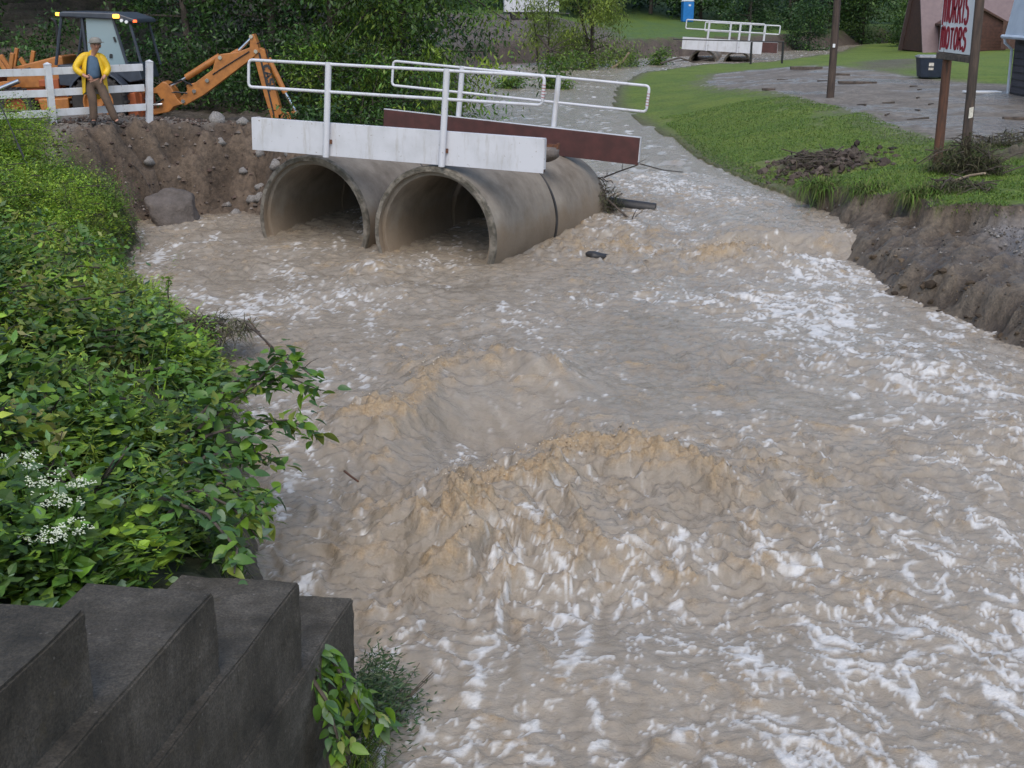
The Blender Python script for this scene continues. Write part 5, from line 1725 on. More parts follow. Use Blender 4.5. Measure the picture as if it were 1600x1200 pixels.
GRASS_OLIVE = [(0.07, 0.10, 0.025), (0.11, 0.13, 0.035), (0.15, 0.14, 0.06), (0.05, 0.085, 0.025)]
xy, r_ = bank_points(17000, 8.5, 24, 510, 0.0, 1.9)
keep = fbm(xy[:, 0] * 0.7, xy[:, 1] * 0.7, 2, 511) > (-0.05 - 0.5 * ((xy[:, 1] > 13) & (xy[:, 1] < 18)))
xy = xy[keep]
m_ = grass_obj('bank_grass', xy, r_, 0.42, 0.006, GRASS_OLIVE, 0.75, 0.75, lean=np.array([0.55, -0.25, 0.0]))
tag(link('bank_grass', m_, None, 'dry'), 'long olive grass flattened along the left water edge', 'grass', None, 'stuff')

LB = 'weed clumps on the left bank'
for k, (x, y, h, rd, lf, lb, cl) in enumerate([
        (-6.3, 16.4, 0.6, 0.5, 0.05, 'rounded yellow green weed clump in the middle of the left bank', GREEN_WEED), (-7.6, 20.6, 0.6, 0.6, 0.045, 'bright clump of weeds at the bend of the left bank', GREEN_BRIGHT),
        (-7.7, 22.8, 0.55, 0.5, 0.045, 'ivy covered clump on the corner of the left bank', GREEN_MID), (-8.8, 23.6, 0.7, 0.6, 0.045, 'bright weed mound below the gravel pad', GREEN_BRIGHT), (-7.0, 18.2, 0.8, 0.6, 0.045, 'lush weed mound left of the bank edge', GREEN_BRIGHT),
        (-5.2, 13.2, 0.9, 0.6, 0.09, 'yellow green weed clump behind the pale leaved weed', GREEN_WEED), (-4.1, 11.4, 0.8, 0.55, 0.09, 'leafy clump above the reaching sapling', GREEN_WEED), (-3.4, 9.6, 0.75, 0.5, 0.11, 'broad leaved clump left of the saplings', GREEN_MID),
        (-8.4, 19.4, 1.0, 0.8, 0.045, 'tall weed mound at the left edge halfway up', GREEN_BRIGHT), (-9.6, 23.2, 1.0, 0.7, 0.045, 'weed mound at the left edge below the fence', GREEN_BRIGHT), (-3.5, 7.8, 0.7, 0.45, 0.11, 'broad leaved clump at the left edge near the flowers', GREEN_WEED)]):
    make_tree('weed_clump', G(x, y, -0.05), h, rd, 560 + k, lb, LB, cl, cat='weed', leaf=lf, n_cl=40, per=int(60 * (0.075 / lf) ** 1.2), low=0.15, trunk_r=0.012, sig=0.13, stems=4, droop=0.2, aspect=0.42)
xy, r_ = bank_points(9000, 7.5, 25, 512, 0.3, 6.5)
xy = xy[fbm(xy[:, 0] * 0.9, xy[:, 1] * 0.9, 2, 513) > 0.02]
m_ = grass_obj('tall_grass', xy, r_, 0.62, 0.006, GRASS_OLIVE + GREEN_BRIGHT[:2], 1.6, 0.45)
tag(link('tall_grass', m_, None, 'dry'), 'tall loose grass stalks among the weeds of the left bank', 'grass', None, 'stuff')
BK = 'large leaved docks on the left bank'
for k, (x, y, sc, lb) in enumerate([(-3.55, 8.9, 2.0, 'large leaved dock plant at the left edge above the flowers'), (-4.6, 12.3, 2.2, 'large leaved dock plant in the middle of the bank'), (-2.75, 7.6, 1.7, 'large leaved dock just right of the white flowers'), (-5.9, 15.0, 2.2, 'large leaved dock further up the left bank'), (-6.6, 18.9, 2.0, 'large leaved dock near the bend of the left bank')]):
    sb = Vector(G(x, y))
    q = random.Random(900 + k)
    sts = []
    for j in range(5):
        a = q.uniform(0, 6.28)
        sts.append([sb, sb + Vector((0.10 * math.cos(a), 0.10 * math.sin(a), 0.36)), sb + Vector((0.28 * math.cos(a), 0.28 * math.sin(a), 0.58))])
    DOCKS = globals().setdefault('DOCKS', [])
    DOCKS.append((sb, sts, lb, sc, k))
# lawn: short blades near enough to show
r_ = np.random.default_rng(520)
x = r_.uniform(5.2, 14, 130000)
y = 19.5 + 26 * r_.random(130000) ** 1.6
ok = inside(x, y, LAWN_POLY) & ~inside(x, y, LOT) & (np.abs(x) < 0.44 * y + 0.8) & (polydist(x, y, RIGHT) > 0.15)
ok &= (gauss(x, y, 7.35, 30.1, 0.95, 1.25) < 0.45) | (r_.random(130000) < 0.15)
ok &= fbm(x * 0.35, y * 0.22, 4, 33) < 0.42
xy = np.column_stack([x[ok], y[ok]])
m_ = grass_obj('lawn_grass', xy, r_, 0.09, 0.006, [(0.085, 0.17, 0.018), (0.125, 0.215, 0.024), (0.07, 0.14, 0.016), (0.17, 0.23, 0.03)], 1.2, 0.4)
tag(link('lawn_grass', m_, None, 'leaf'), 'short green lawn grass on the right bank', 'grass', None, 'stuff')

# long grass hanging over the torn edge of the lawn
ex, ey = [], []
for (ax_, ay_), (bx_, by_) in zip(LAWN_EDGE[:7], LAWN_EDGE[1:8]):
    k = int(900 * math.hypot(bx_ - ax_, by_ - ay_))
    k = min(k, 2600)
    t = r_.random(k)
    ex.append(ax_ + (bx_ - ax_) * t)
    ey.append(ay_ + (by_ - ay_) * t)
ex = np.concatenate(ex) + r_.normal(size=sum(len(q) for q in ex)) * 0.06 + 0.06
ey = np.concatenate(ey) + r_.normal(size=len(ex)) * 0.06 + 0.03
ok = inside(ex, ey, LAWN_POLY)
dens_ = fbm(ex * 1.1, ey * 1.1, 2, 522) + 0.5 * (ey > 24)
ok &= dens_ > -0.3
xy = np.column_stack([ex[ok], ey[ok]])
m_ = grass_obj('edge_grass', xy, r_, 0.40, 0.007, GRASS_OLIVE + GREEN_MID[:2], 0.35, 1.1, lean=np.array([-0.55, -0.75, 0.0]))
tag(link('edge_grass', m_, None, 'dry'), 'long grass hanging over the torn edge of the lawn', 'grass', None, 'stuff')
x = r_.uniform(4.6, 9.0, 9000)
y = r_.uniform(26, 40, 9000)
ok = (~inside(x, y, CREEK)) & (polydist(x, y, RIGHT) < 0.8) & (x > 3)
xy = np.column_stack([x[ok], y[ok]])
m_ = grass_obj('waterside_grass', xy, r_, 0.22, 0.007, GRASS_OLIVE + GREEN_MID[:1], 0.5, 0.8, lean=np.array([-0.3, -0.4, 0.0]))
tag(link('waterside_grass', m_, None, 'dry'), 'combed grass along the right water edge above the bend', 'grass', None, 'stuff')

# ------------------------------------------------------------------ sapling reaching over the water, leaf by leaf


def one_leaf(name, L, W, droop, seed):
    r = np.random.default_rng(seed)
    bm = bmesh.new()
    rows = 6
    vs = []
    for i in range(rows + 1):
        t = i / rows
        w = W * 0.5 * math.sin(math.pi * min(1, t ** 0.8)) ** 0.8 * (1 - 0.25 * t)
        zz = -droop * L * t * t
        x_ = L * t
        if i in (0, rows):
            vs.append([bm.verts.new((x_, 0, zz))])
        else:
            vs.append([bm.verts.new((x_, -w, zz + w * 0.3)), bm.verts.new((x_, 0, zz)), bm.verts.new((x_, w, zz + w * 0.3))])
    for i in range(rows):
        a, b = vs[i], vs[i + 1]
        if len(a) == 1:
            bm.faces.new((a[0], b[1], b[0]))
            bm.faces.new((a[0], b[2], b[1]))
        elif len(b) == 1:
            bm.faces.new((a[0], a[1], b[0]))
            bm.faces.new((a[1], a[2], b[0]))
        else:
            bm.faces.new((a[0], a[1], b[1], b[0]))
            bm.faces.new((a[1], a[2], b[2], b[1]))
    for f in bm.faces:
        f.smooth = True
    me = bpy.data.meshes.new(name)
    bm.to_mesh(me)
    bm.free()
    return me


def leaf_mat(name, c, c2):
    m = simple(name, c, c2, 14, 0.42, bmp=0.1)
    nt = m.node_tree
    p = nt.nodes['Principled BSDF']
    t = nd(nt, 'ShaderNodeBsdfTranslucent')
    t.inputs[0].default_value = (*c, 1)
    ms = nd(nt, 'ShaderNodeMixShader')
    ms.inputs[0].default_value = 0.25
    nt.links.new(p.outputs[0], ms.inputs[1])
    nt.links.new(t.outputs[0], ms.inputs[2])
    nt.links.new(ms.outputs[0], nt.nodes['Material Output'].inputs[0])
    return name


LEAFM = []
for i, (c, c2) in enumerate([((0.09, 0.19, 0.028), (0.07, 0.155, 0.024)), ((0.06, 0.135, 0.035), (0.045, 0.105, 0.03)), ((0.15, 0.27, 0.025), (0.115, 0.22, 0.02)), ((0.20, 0.25, 0.035), (0.15, 0.19, 0.03)), ((0.15, 0.23, 0.12), (0.11, 0.18, 0.08))]):
    LEAFM.append(leaf_mat('leaf_%d' % i, c, c2))
LMESH = []
for i in range(5):
    for v_ in range(2):
        me = one_leaf('leaf', 0.115, 0.066, 0.12 + 0.18 * v_, i)
        me.materials.append(MATS[LEAFM[i]])
        LMESH.append(me)


def leafy_shrub(name, base, stems, label, cat, n_leaf, seed, size=1.0, weights=(4, 4, 4, 1, 1), group=None, droop=0.0, side=0.035):
    r = random.Random(seed)
    root = empty(name, base, 0, label, cat, group)
    for st in stems:
        mb = MB().tube([Vector(q) - Vector(base) for q in st], [0.016 * (1 - 0.8 * k / (len(st) - 1)) + 0.002 for k in range(len(st))], 6)
        mb.build('stem', 'stick', root, smooth=True)
    tot = sum(len(st) - 1 for st in stems)
    segs = []
    for st in stems:
        for k in range(len(st) - 1):
            segs.append((Vector(st[k]) - Vector(base), Vector(st[k + 1]) - Vector(base), k / (len(st) - 1)))
    ids = [i for i, w in enumerate(weights) for _ in range(w)]
    for k in range(n_leaf):
        a, b, f = segs[r.randrange(len(segs))]
        if f == 0 and r.random() < 0.55:
            continue
        t = r.random()
        p = a.lerp(b, t) + Vector((r.gauss(0, side), r.gauss(0, side), r.gauss(0, side * 0.8)))
        d = (b - a).normalized() * 0.5 + Vector((r.gauss(0, 0.8), r.gauss(0, 0.8), r.gauss(-0.05 - droop, 0.35)))
        ci = r.choice(ids)
        if f + t * 0.3 > 0.78 and r.random() < 0.4:
            ci = r.choice((2, 3))
        o = bpy.data.objects.new('leaf', LMESH[ci * 2 + r.randrange(2)])
        C.objects.link(o)
        o.parent = root
        o.location = p
        q = d.to_track_quat('X', 'Z')
        o.rotation_mode = 'QUATERNION'
        o.rotation_quaternion = q @ Matrix.Rotation(r.gauss(0, 0.5), 3, 'X').to_quaternion()
        s = size * r.uniform(0.6, 1.2)
        o.scale = (s, s, s)
    return root


sb = Vector((-2.85, 9.5, 0.75))
leafy_shrub('sapling', sb, [
    [sb, (-2.55, 9.9, 1.05), (-2.25, 10.3, 1.22), (-1.95, 10.5, 1.28), (-1.66, 10.5, 1.15)],
    [sb, (-2.5, 9.8, 0.98), (-2.2, 10.0, 1.02), (-1.92, 10.2, 0.98), (-1.70, 10.3, 0.86)],
    [(-2.25, 10.3, 1.22), (-2.1, 10.5, 1.36), (-1.95, 10.6, 1.45)],
    [sb, (-2.6, 9.9, 1.1), (-2.4, 10.4, 1.25), (-2.15, 10.7, 1.30)]], 'sapling with oval leaves reaching out over the brown water from the left bank', 'sapling', 420, 61, 1.30, side=0.075)
sb = Vector((-2.7, 8.9, 0.75))
leafy_shrub('sapling', sb, [
    [sb, (-2.4, 9.3, 0.98), (-2.1, 9.5, 0.98), (-1.85, 9.6, 0.78)],
    [sb, (-2.45, 9.1, 0.92), (-2.2, 9.2, 0.82), (-2.0, 9.3, 0.60)],
    [sb, (-2.5, 9.0, 1.05), (-2.25, 8.9, 1.05), (-2.0, 8.9, 0.85), (-1.9, 8.9, 0.65)],
    [sb, (-2.55, 8.7, 1.0), (-2.35, 8.5, 0.95), (-2.15, 8.5, 0.75)]], 'darker leafy sapling below the reaching one, hanging down to the water', 'sapling', 390, 66, 1.25, (4, 4, 3, 0, 1), side=0.08)
sb = Vector((-2.55, 7.9, 0.75))
leafy_shrub('bramble', sb, [
    [sb, (-2.3, 8.1, 1.1), (-2.05, 8.3, 1.15), (-1.85, 8.4, 0.95), (-1.75, 8.4, 0.8)],
    [sb, (-2.4, 7.9, 1.15), (-2.1, 7.8, 1.3), (-1.85, 7.75, 1.2), (-1.68, 7.7, 1.0)],
    [sb, (-2.5, 7.6, 1.1), (-2.2, 7.4, 1.4), (-1.85, 7.1, 1.42), (-1.62, 6.85, 1.30), (-1.60, 6.65, 1.24)]], 'bramble shoots hanging over the far end of the wing wall', 'shrub', 260, 62, 1.0)
sb = Vector((-1.30, 6.75, 0.55))
leafy_shrub('wall_creeper', sb, [
    [sb, (-1.20, 6.85, 0.62), (-1.08, 6.85, 0.55), (-0.98, 6.8, 0.40), (-0.92, 6.75, 0.28)],
    [sb, (-1.22, 6.7, 0.58), (-1.10, 6.6, 0.45), (-1.03, 6.5, 0.28), (-1.0, 6.45, 0.12)],
    [sb, (-1.18, 6.9, 0.55), (-1.05, 6.95, 0.42), (-0.9, 6.9, 0.25), (-0.8, 6.8, 0.15)]], 'glossy creeper growing out of the ledge of the wing wall', 'creeper', 280, 63, 1.0, (3, 1, 4, 0, 3), droop=0.3)

# willow shoots and grass at the foot of the wall
lv = Leaves()
r_ = np.random.default_rng(64)
n = 2300
sx = r_.normal(size=n)
P = np.column_stack([-0.93 + 0.14 * sx, 7.55 + 0.22 * r_.normal(size=n), -0.25 + 0.36 * r_.random(n) * np.exp(-0.3 * sx ** 2)])
D = np.column_stack([0.6 + 0.6 * r_.normal(size=n), 0.5 * r_.normal(size=n), 0.3 + 0.4 * r_.normal(size=n)])
lv.add(P, D, np.tile([0.0, -0.3, 1.0], (n, 1)) + 0.5 * r_.normal(size=(n, 3)), 0.055 * r_.uniform(0.6, 1.3, n), 0.013 * np.ones(n), pal(n, [(0.035, 0.075, 0.03), (0.05, 0.10, 0.035), (0.09, 0.12, 0.05)], r_))
foot = empty('willow_shoots', (-0.95, 7.5, -0.5), 0, 'small fine leaved willow bush between the wing wall and the water', 'bush')
o = link('foliage', lv.mesh('foliage'), foot, 'leaf')
o.location = (0.95, -7.5, 0.5)
stm = MB()
for k in range(14):
    a = random.uniform(0, 6.28)
    stm.tube([(random.uniform(-0.1, 0.1), random.uniform(-0.1, 0.1), 0), (0.15 * math.cos(a) + 0.08, 0.2 * math.sin(a), 0.35), (0.32 * math.cos(a) + 0.12, 0.3 * math.sin(a), 0.55)], [0.006, 0.004, 0.002], 5)
stm.build('stems', 'stick', foot)
n = 900
P = np.column_stack([-1.0 + 0.08 * r_.normal(size=n), 6.55 + 0.35 * r_.normal(size=n), -0.30 + 0.1 * r_.random(n)])
P[:, 0] = np.maximum(P[:, 0], -1.06 + 0.17 * (P[:, 1] - 6.6))
D = np.column_stack([0.35 + 0.3 * r_.normal(size=n), -0.3 + 0.4 * r_.normal(size=n), np.full(n, 0.9)])
V, F, c_ = blades(P, D, 0.34 * r_.uniform(0.5, 1.3, n), 0.005 * np.ones(n), pal(n, GRASS_OLIVE + GREEN_MID, r_), 0.6 * r_.uniform(0.5, 1.3, n))
tag(link('grass_tuft', npmesh('grass_tuft', V, F, False, c_), None, 'dry'), 'tuft of wet olive grass at the foot of the wing wall', 'grass')


for sb, sts, lb, sc, k in DOCKS:
    leafy_shrub('dock_plant', sb, sts, lb, 'weed', 36, 950 + k, sc, (3, 1, 4, 0, 1), BK, droop=0.15, side=0.03)

# white flowering herb among the near weeds
def flower_plant(base, hgt, umbels, seed, label):
    r = random.Random(seed)
    root = empty('flowering_herb', base, 0, label, 'plant', 'white flowering herbs')
    for k in range(umbels):
        a = r.uniform(0, 6.28)
        top = Vector((0.22 * math.cos(a) * r.random() + 0.03, 0.22 * math.sin(a) * r.random() - 0.05, hgt * r.uniform(0.8, 1.05)))
        MB().tube([(0, 0, 0), (top.x * 0.4, top.y * 0.4, top.z * 0.6), tuple(top)], [0.008, 0.006, 0.004], 5).build('stem', 'leaf_m', root) if False else MB().tube([(0, 0, 0), (top.x * 0.4, top.y * 0.4, top.z * 0.6), tuple(top)], [0.008, 0.006, 0.004], 5).build('stem', LEAFM[0], root)
        um = MB()
        for j in range(10):
            b_ = r.uniform(0, 6.28)
            q_ = 0.075 * math.sqrt(r.random())
            c = top + Vector((q_ * math.cos(b_), q_ * math.sin(b_), 0.03 - q_ * 0.2 + r.uniform(-0.012, 0.012)))
            for i in range(5):
                d = Vector((r.gauss(0, 0.009), r.gauss(0, 0.009), r.gauss(0, 0.006)))
                s = 0.0065
                um.add([c + d + Vector((s, 0, 0)), c + d + Vector((0, s, 0.002)), c + d + Vector((-s, 0, 0)), c + d + Vector((0, -s, 0.002)), c + d + Vector((0, 0, 0.007))], [(0, 1, 4), (1, 2, 4), (2, 3, 4), (3, 0, 4), (3, 2, 1, 0)])
        tag(um.build('flower_head', 'flower_white', root), kind='stuff')
    return root


flower_plant((-2.72, 6.9, float(gz(-2.72, 6.9))), 0.62, 9, 71, 'herb with clusters of small white flowers near the left edge')
flower_plant((-2.58, 6.55, float(gz(-2.58, 6.55))), 0.50, 7, 72, 'herb with white flower clusters just above the wing wall')
flower_plant((-2.98, 7.2, float(gz(-2.98, 7.2))), 0.6, 4, 73, 'herb with few white flower heads further up the left edge')
# pale big leaved weed and tall sprig on the bank
sb = Vector((-4.25, 13.4, float(gz(-4.25, 13.4))))
leafy_shrub('pale_weed', sb, [[sb, sb + Vector((0.1, -0.1, 0.4)), sb + Vector((0.2, -0.2, 0.6))], [sb, sb + Vector((0.25, 0, 0.35)), sb + Vector((0.5, -0.1, 0.40))], [sb, sb + Vector((-0.2, -0.1, 0.4)), sb + Vector((-0.35, -0.2, 0.5))]], 'weed with large pale silvery leaves in the middle of the left bank', 'weed', 60, 74, 1.9, (0, 0, 1, 0, 6), droop=0.4)
sb = Vector((-4.15, 14.9, float(gz(-4.15, 14.9))))
leafy_shrub('tall_sprig', sb, [[sb, sb + Vector((0.02, 0, 0.35)), sb + Vector((0.0, 0.0, 0.7)), sb + Vector((0.03, 0.0, 0.9))]], 'single upright leafy sprig against the brown water', 'weed', 60, 75, 0.6, (2, 0, 4, 0, 0), side=0.02)

# ------------------------------------------------------------------ boulder and stones on the raw dirt bank
bo = link('boulder', rock_mesh('boulder', 3, 4, 0.20, (0.62, 0.5, 0.46), 9), None, 'boulder')
bo.location = (-6.75, 25.35, 0.30)
bo.rotation_euler = (0.25, 0.28, 0.35)
tag(bo, 'large angular grey brown boulder at the water under the dirt bank', 'boulder')
GS = 'stones on the dirt bank'
stones = [(-5.85, 26.6, 0.17, 'grey egg shaped stone standing at the foot of the dirt bank'), (-5.55, 26.85, 0.13, 'rounded stone beside the egg shaped one'), (-5.35, 26.9, 0.16, 'round grey stone by the left pipe'),
          (-5.2, 27.3, 0.12, 'small stone in the heap left of the pipe'), (-5.45, 27.5, 0.14, 'brown stone above the heap left of the pipe'), (-5.0, 27.0, 0.17, 'reddish stone tucked against the left pipe'),
          (-5.75, 27.2, 0.10, 'small pale stone on the dirt slope'), (-6.05, 26.9, 0.10, 'flat stone near the water right of the boulder'), (-6.5, 28.3, 0.22, 'pale rock on the crest of the dirt bank'),
          (-5.9, 28.1, 0.14, 'tan stone on the crest of the dirt bank near the parapet'), (-7.55, 26.5, 0.14, 'grey lump of stone high in the dirt face'), (-5.0, 26.5, 0.10, 'pebble at the water next to the left pipe'), (-5.25, 28.0, 0.22, 'broken concrete lump under the left end of the near parapet'), (-4.85, 27.6, 0.24, 'large rubble block wedged against the left pipe'), (-5.6, 28.4, 0.16, 'rubble block on the slope below the digging arm'), (-5.15, 27.65, 0.15, 'angular rubble stone in the middle of the heap'), (-5.4, 27.15, 0.12, 'angular stone low in the rubble heap'), (-4.7, 26.9, 0.16, 'dark stone touching the left pipe side'), (-6.25, 27.5, 0.12, 'lone stone in the middle of the dirt slope')]
smesh = [rock_mesh('stone', 20 + k, 2, 0.28, (1, 0.85, 0.75), 5) for k in range(4)]
for k, (x, y, s, lb) in enumerate(stones):
    me = smesh[k % 4]
    o = link('stone', me, None, 'gravel_stone')
    o.location = G(x, y, s * 0.25)
    o.scale = (s, s, s * (1.3 if k == 0 else 1.0))
    o.rotation_euler = (rr.uniform(-0.4, 0.4), rr.uniform(-0.4, 0.4), rr.uniform(0, 6))
    tag(o, lb, 'stone', GS)
o = link('stone', rock_mesh('stone', 31, 3, 0.22, (0.26, 0.20, 0.17), 4), None, 'boulder')
o.location = (0.62, 23.9, 1.66)
tag(o, 'brown rock lying on top of the right culvert pipe', 'stone')
o = link('stone', rock_mesh('stone', 33, 3, 0.25, (0.21, 0.13, 0.10), 4), None, 'black_pipe')
o.location = (1.52, 22.2, 0.03)
o.rotation_euler = (0, 0.2, 0.2)
tag(o, 'dark wet rock breaking the water right of the culvert pipe', 'stone')
# soil crumbs and small stones scattered on dirt, torn bank and lot
r_ = np.random.default_rng(81)


def crumbs(name, x, y, s, cols, label, dz=0.3):
    n = len(x)
    z = gz(x, y)
    base = np.array([(1, 0, 0), (0, 1, 0), (-1, 0, 0), (0, -1, 0), (0, 0, 0.8), (0, 0, -0.8)], float)
    k = base[None] * (s[:, None, None] * r_.uniform(0.6, 1.3, (n, 6, 1)))
    a = r_.uniform(0, 6.28, n)
    ca, sa = np.cos(a)[:, None], np.sin(a)[:, None]
    X = k[..., 0] * ca - k[..., 1] * sa
    Y = k[..., 0] * sa + k[..., 1] * ca
    V = np.stack([X + x[:, None], Y + y[:, None], k[..., 2] + (z + s * dz)[:, None]], -1).reshape(-1, 3)
    i = np.arange(n)[:, None] * 6
    F = np.concatenate([i + np.array([q]) for q in ([0, 1, 4], [1, 2, 4], [2, 3, 4], [3, 0, 4], [1, 0, 5], [2, 1, 5], [3, 2, 5], [0, 3, 5])], 0)
    col = np.repeat(pal(n, cols, r_, 0.25), 6, 0)
    return tag(link(name, npmesh(name, V, F, False, col), None, 'dry'), label, 'gravel', None, 'stuff')


_ib = bmesh.new()
bmesh.ops.create_icosphere(_ib, subdivisions=1, radius=1.0)
ICO_V = np.array([v.co[:] for v in _ib.verts])
ICO_F = np.array([[v.index for v in f.verts] for f in _ib.faces])
_ib.free()


def lumps(name, x, y, s, cols, label, dz=0.1):
    n = len(x)
    z = gz(x, y)
    m = len(ICO_V)
    k = ICO_V[None] * (s[:, None, None] * r_.uniform(0.5, 1.3, (n, m, 1))) * np.stack([r_.uniform(0.7, 1.3, n), r_.uniform(0.7, 1.3, n), r_.uniform(0.5, 0.9, n)], -1)[:, None, :]
    V = (k + np.stack([x, y, z + s * dz], -1)[:, None, :]).reshape(-1, 3)
    F = (np.arange(n)[:, None, None] * m + ICO_F[None]).reshape(-1, 3)
    return tag(link(name, npmesh(name, V, F, False, np.repeat(pal(n, cols, r_, 0.25), m, 0)), None, 'dry'), label, 'mud clods', None, 'stuff')


n = 3600
x = r_.uniform(-9.3, -4.3, n)
y = r_.uniform(24.5, 29.5, n)
ok = ~inside(x, y, CREEK)
crumbs('soil_clods', x[ok], y[ok], 0.010 + 0.06 * r_.random(ok.sum()) ** 6, [(0.09, 0.06, 0.048), (0.13, 0.095, 0.075), (0.06, 0.042, 0.034), (0.22, 0.19, 0.165)], 'clods of earth and small stones on the raw dirt bank')
n = 15000
x = r_.uniform(5.8, 10.6, n)
y = r_.uniform(14.5, 27, n)
ok = (~inside(x, y, CREEK)) & (~inside(x, y, LAWN_POLY)) & (np.abs(x) < 0.45 * y)
ok &= (r_.random(n) < 0.10) | ((x > 7.7) & (y < 21.3) & (r_.random(n) < 0.8))
crumbs('bank_gravel', x[ok], y[ok], 0.010 + 0.035 * r_.random(ok.sum()) ** 3, [(0.10, 0.085, 0.07), (0.16, 0.145, 0.13), (0.24, 0.225, 0.21), (0.07, 0.058, 0.048)], 'gravel and clods on the torn right bank')
n = 130
t = r_.random(n) * 0.999
RP = np.array(RIGHT[2:7])
k_ = (t * (len(RP) - 1)).astype(int)
f_ = (t * (len(RP) - 1) - k_)[:, None]
pp = RP[k_] * (1 - f_) + RP[k_ + 1] * f_
lumps('bank_clods', pp[:, 0] + 0.0 + 0.45 * r_.random(n) ** 1.5, pp[:, 1] + 0.2 * r_.normal(size=n), 0.02 + 0.07 * r_.random(n) ** 3, [(0.075, 0.054, 0.036), (0.12, 0.09, 0.06), (0.05, 0.036, 0.025)], 'slumped mud clods along the right water edge', dz=-0.15)
n = 1300
x = 7.35 + 0.62 * r_.normal(size=n)
y = 30.1 + 0.75 * r_.normal(size=n)
lumps('mud_clods', x, y, 0.02 + 0.11 * r_.random(n) ** 3, [(0.07, 0.052, 0.042), (0.11, 0.085, 0.07), (0.045, 0.034, 0.028)], 'heap of dark mud clods left on the lawn')

# ------------------------------------------------------------------ flotsam
FL = 'flotsam'


def debris_pile(name, c, rad, hgt, seed, n_st, n_bl, label, wrap=None, stick_r=0.012):
    r = random.Random(seed)
    q = np.random.default_rng(seed)
    root = empty(name, c, 0, label, 'debris', 'flood debris heaps')
    mb = MB()
    for k in range(n_st):
        a = r.uniform(0, 6.28)
        d = rad * r.random() ** 0.7
        p0 = Vector((d * math.cos(a), d * math.sin(a), hgt * r.random() * (1 - d / rad * 0.6)))
        b = r.uniform(0, 6.28)
        l_ = r.uniform(0.3, 1.0) * rad
        v_ = Vector((math.cos(b), math.sin(b), r.gauss(0.05, 0.3))) * l_
        mb.tube([p0 - v_ * 0.5, p0 + Vector((r.gauss(0, 0.03), r.gauss(0, 0.03), 0.04)), p0 + v_ * 0.5], [stick_r * r.uniform(0.5, 1.4), stick_r, stick_r * 0.5], 5)
    mb.build('sticks', 'stick', root, smooth=True)
    n = n_bl
    a = q.uniform(0, 6.28, n)
    d = rad * q.random(n) ** 0.6
    P = np.column_stack([d * np.cos(a), d * np.sin(a), hgt * q.random(n) * (1 - 0.6 * d / rad)])
    D = np.column_stack([q.normal(size=n), q.normal(size=n), 0.3 * q.normal(size=n)])
    V, F, c_ = blades(P, D, 0.30 * q.uniform(0.4, 1.3, n), 0.006 * np.ones(n), pal(n, [(0.09, 0.075, 0.045), (0.13, 0.115, 0.06), (0.05, 0.045, 0.03), (0.07, 0.09, 0.03)], q), 0.4 * q.uniform(0.2, 1.3, n))
    link('straw', npmesh('straw', V, F, False, c_), root, 'dry')
    return root


debris_pile('debris_heap', G(8.97, 25.15, 0.0), 0.72, 0.85, 91, 70, 3200, 'grass and branches wrapped round the foot of the near sign post')
debris_pile('debris_heap', G(8.1, 22.9, 0.0), 0.6, 0.22, 92, 26, 700, 'drift of sticks and straw on the lawn edge below the sign')
debris_pile('debris_heap', G(11.6, 29.6, 0.0), 0.85, 0.40, 93, 30, 1400, 'heap of green brown debris at the right frame edge behind the sign')
debris_pile('debris_heap', (1.85, 26.0, 0.25), 0.42, 0.75, 94, 40, 700, 'tangle of twigs and leaves caught on the end of the right culvert pipe')
debris_pile('debris_heap', G(7.4, 30.1, 0.05), 1.0, 0.2, 95, 36, 420, 'sticks and straw on the dark mud heap on the lawn', stick_r=0.016)
debris_pile('debris_heap', (-3.85, 15.6, 0.35), 0.55, 0.25, 96, 26, 900, 'drift of straw and twigs on the left water edge')
for base_, lb in ((MOUTH_R + AX * 5.25, 'brush heap added to darken the upstream end of the right culvert pipe'), (MOUTH_L + AX * 5.25, 'brush heap added to darken the upstream end of the left culvert pipe')):
    debris_pile('debris_heap', (base_.x, base_.y, -0.5), 1.0, 1.9, int(base_.x * 10) + 97, 170, 3200, lb, stick_r=0.022)  # brush plugs added to keep light out of the pipe bores
branch('driftwood', [(1.9, 26.2, 0.9), (2.2, 26.0, 1.05), (2.55, 25.7, 1.22)], 0.018, 0.012, 'twig rising from the tangle to the end of the far parapet', twigs=5, seed=11)
branch('driftwood', [(1.9, 25.7, 0.55), (2.3, 25.2, 0.25), (2.6, 24.8, -0.05)], 0.025, 0.015, 'thin branch slanting into the water from the tangle', twigs=4, seed=12)
branch('driftwood', [(2.7, 26.8, 1.1), (3.4, 28.5, 0.75), (4.1, 30.5, 0.45)], 0.014, 0.010, 'long thin branch over the water right of the far parapet', seed=13)
tag(MB().lathe([(0.0, 0.0), (0.09, 0.0), (0.125, 0.01), (0.125, 1.0), (0.09, 1.0), (0.0, 0.98)], 16, 'x').build('black_drain_pipe', 'black_pipe', None, smooth=True, loc=(2.0, 26.3, 0.36)), 'short black drain pipe sticking out of the tangle by the culvert', 'pipe').rotation_euler = (0, 0.10, -0.25)
branch('driftwood', [G(9.4, 25.2, 0.12), G(10.1, 25.4, 0.35), G(10.9, 25.6, 0.42), G(12.0, 26.2, 0.35)], 0.022, 0.010, 'long thin branch lying right of the near sign post', twigs=10, seed=14)
branch('driftwood', [G(9.5, 24.6, 0.05), G(10.2, 25.0, 0.2), G(11.2, 25.2, 0.3)], 0.016, 0.008, 'second thin branch lying on the grass right of the sign', twigs=8, seed=15)
branch('driftwood', [G(8.1, 23.4, 0.05), G(8.3, 23.0, 0.22), G(8.45, 22.7, 0.3)], 0.03, 0.02, 'pale broken branch at the lawn edge below the sign', 'pale_stick', seed=16)
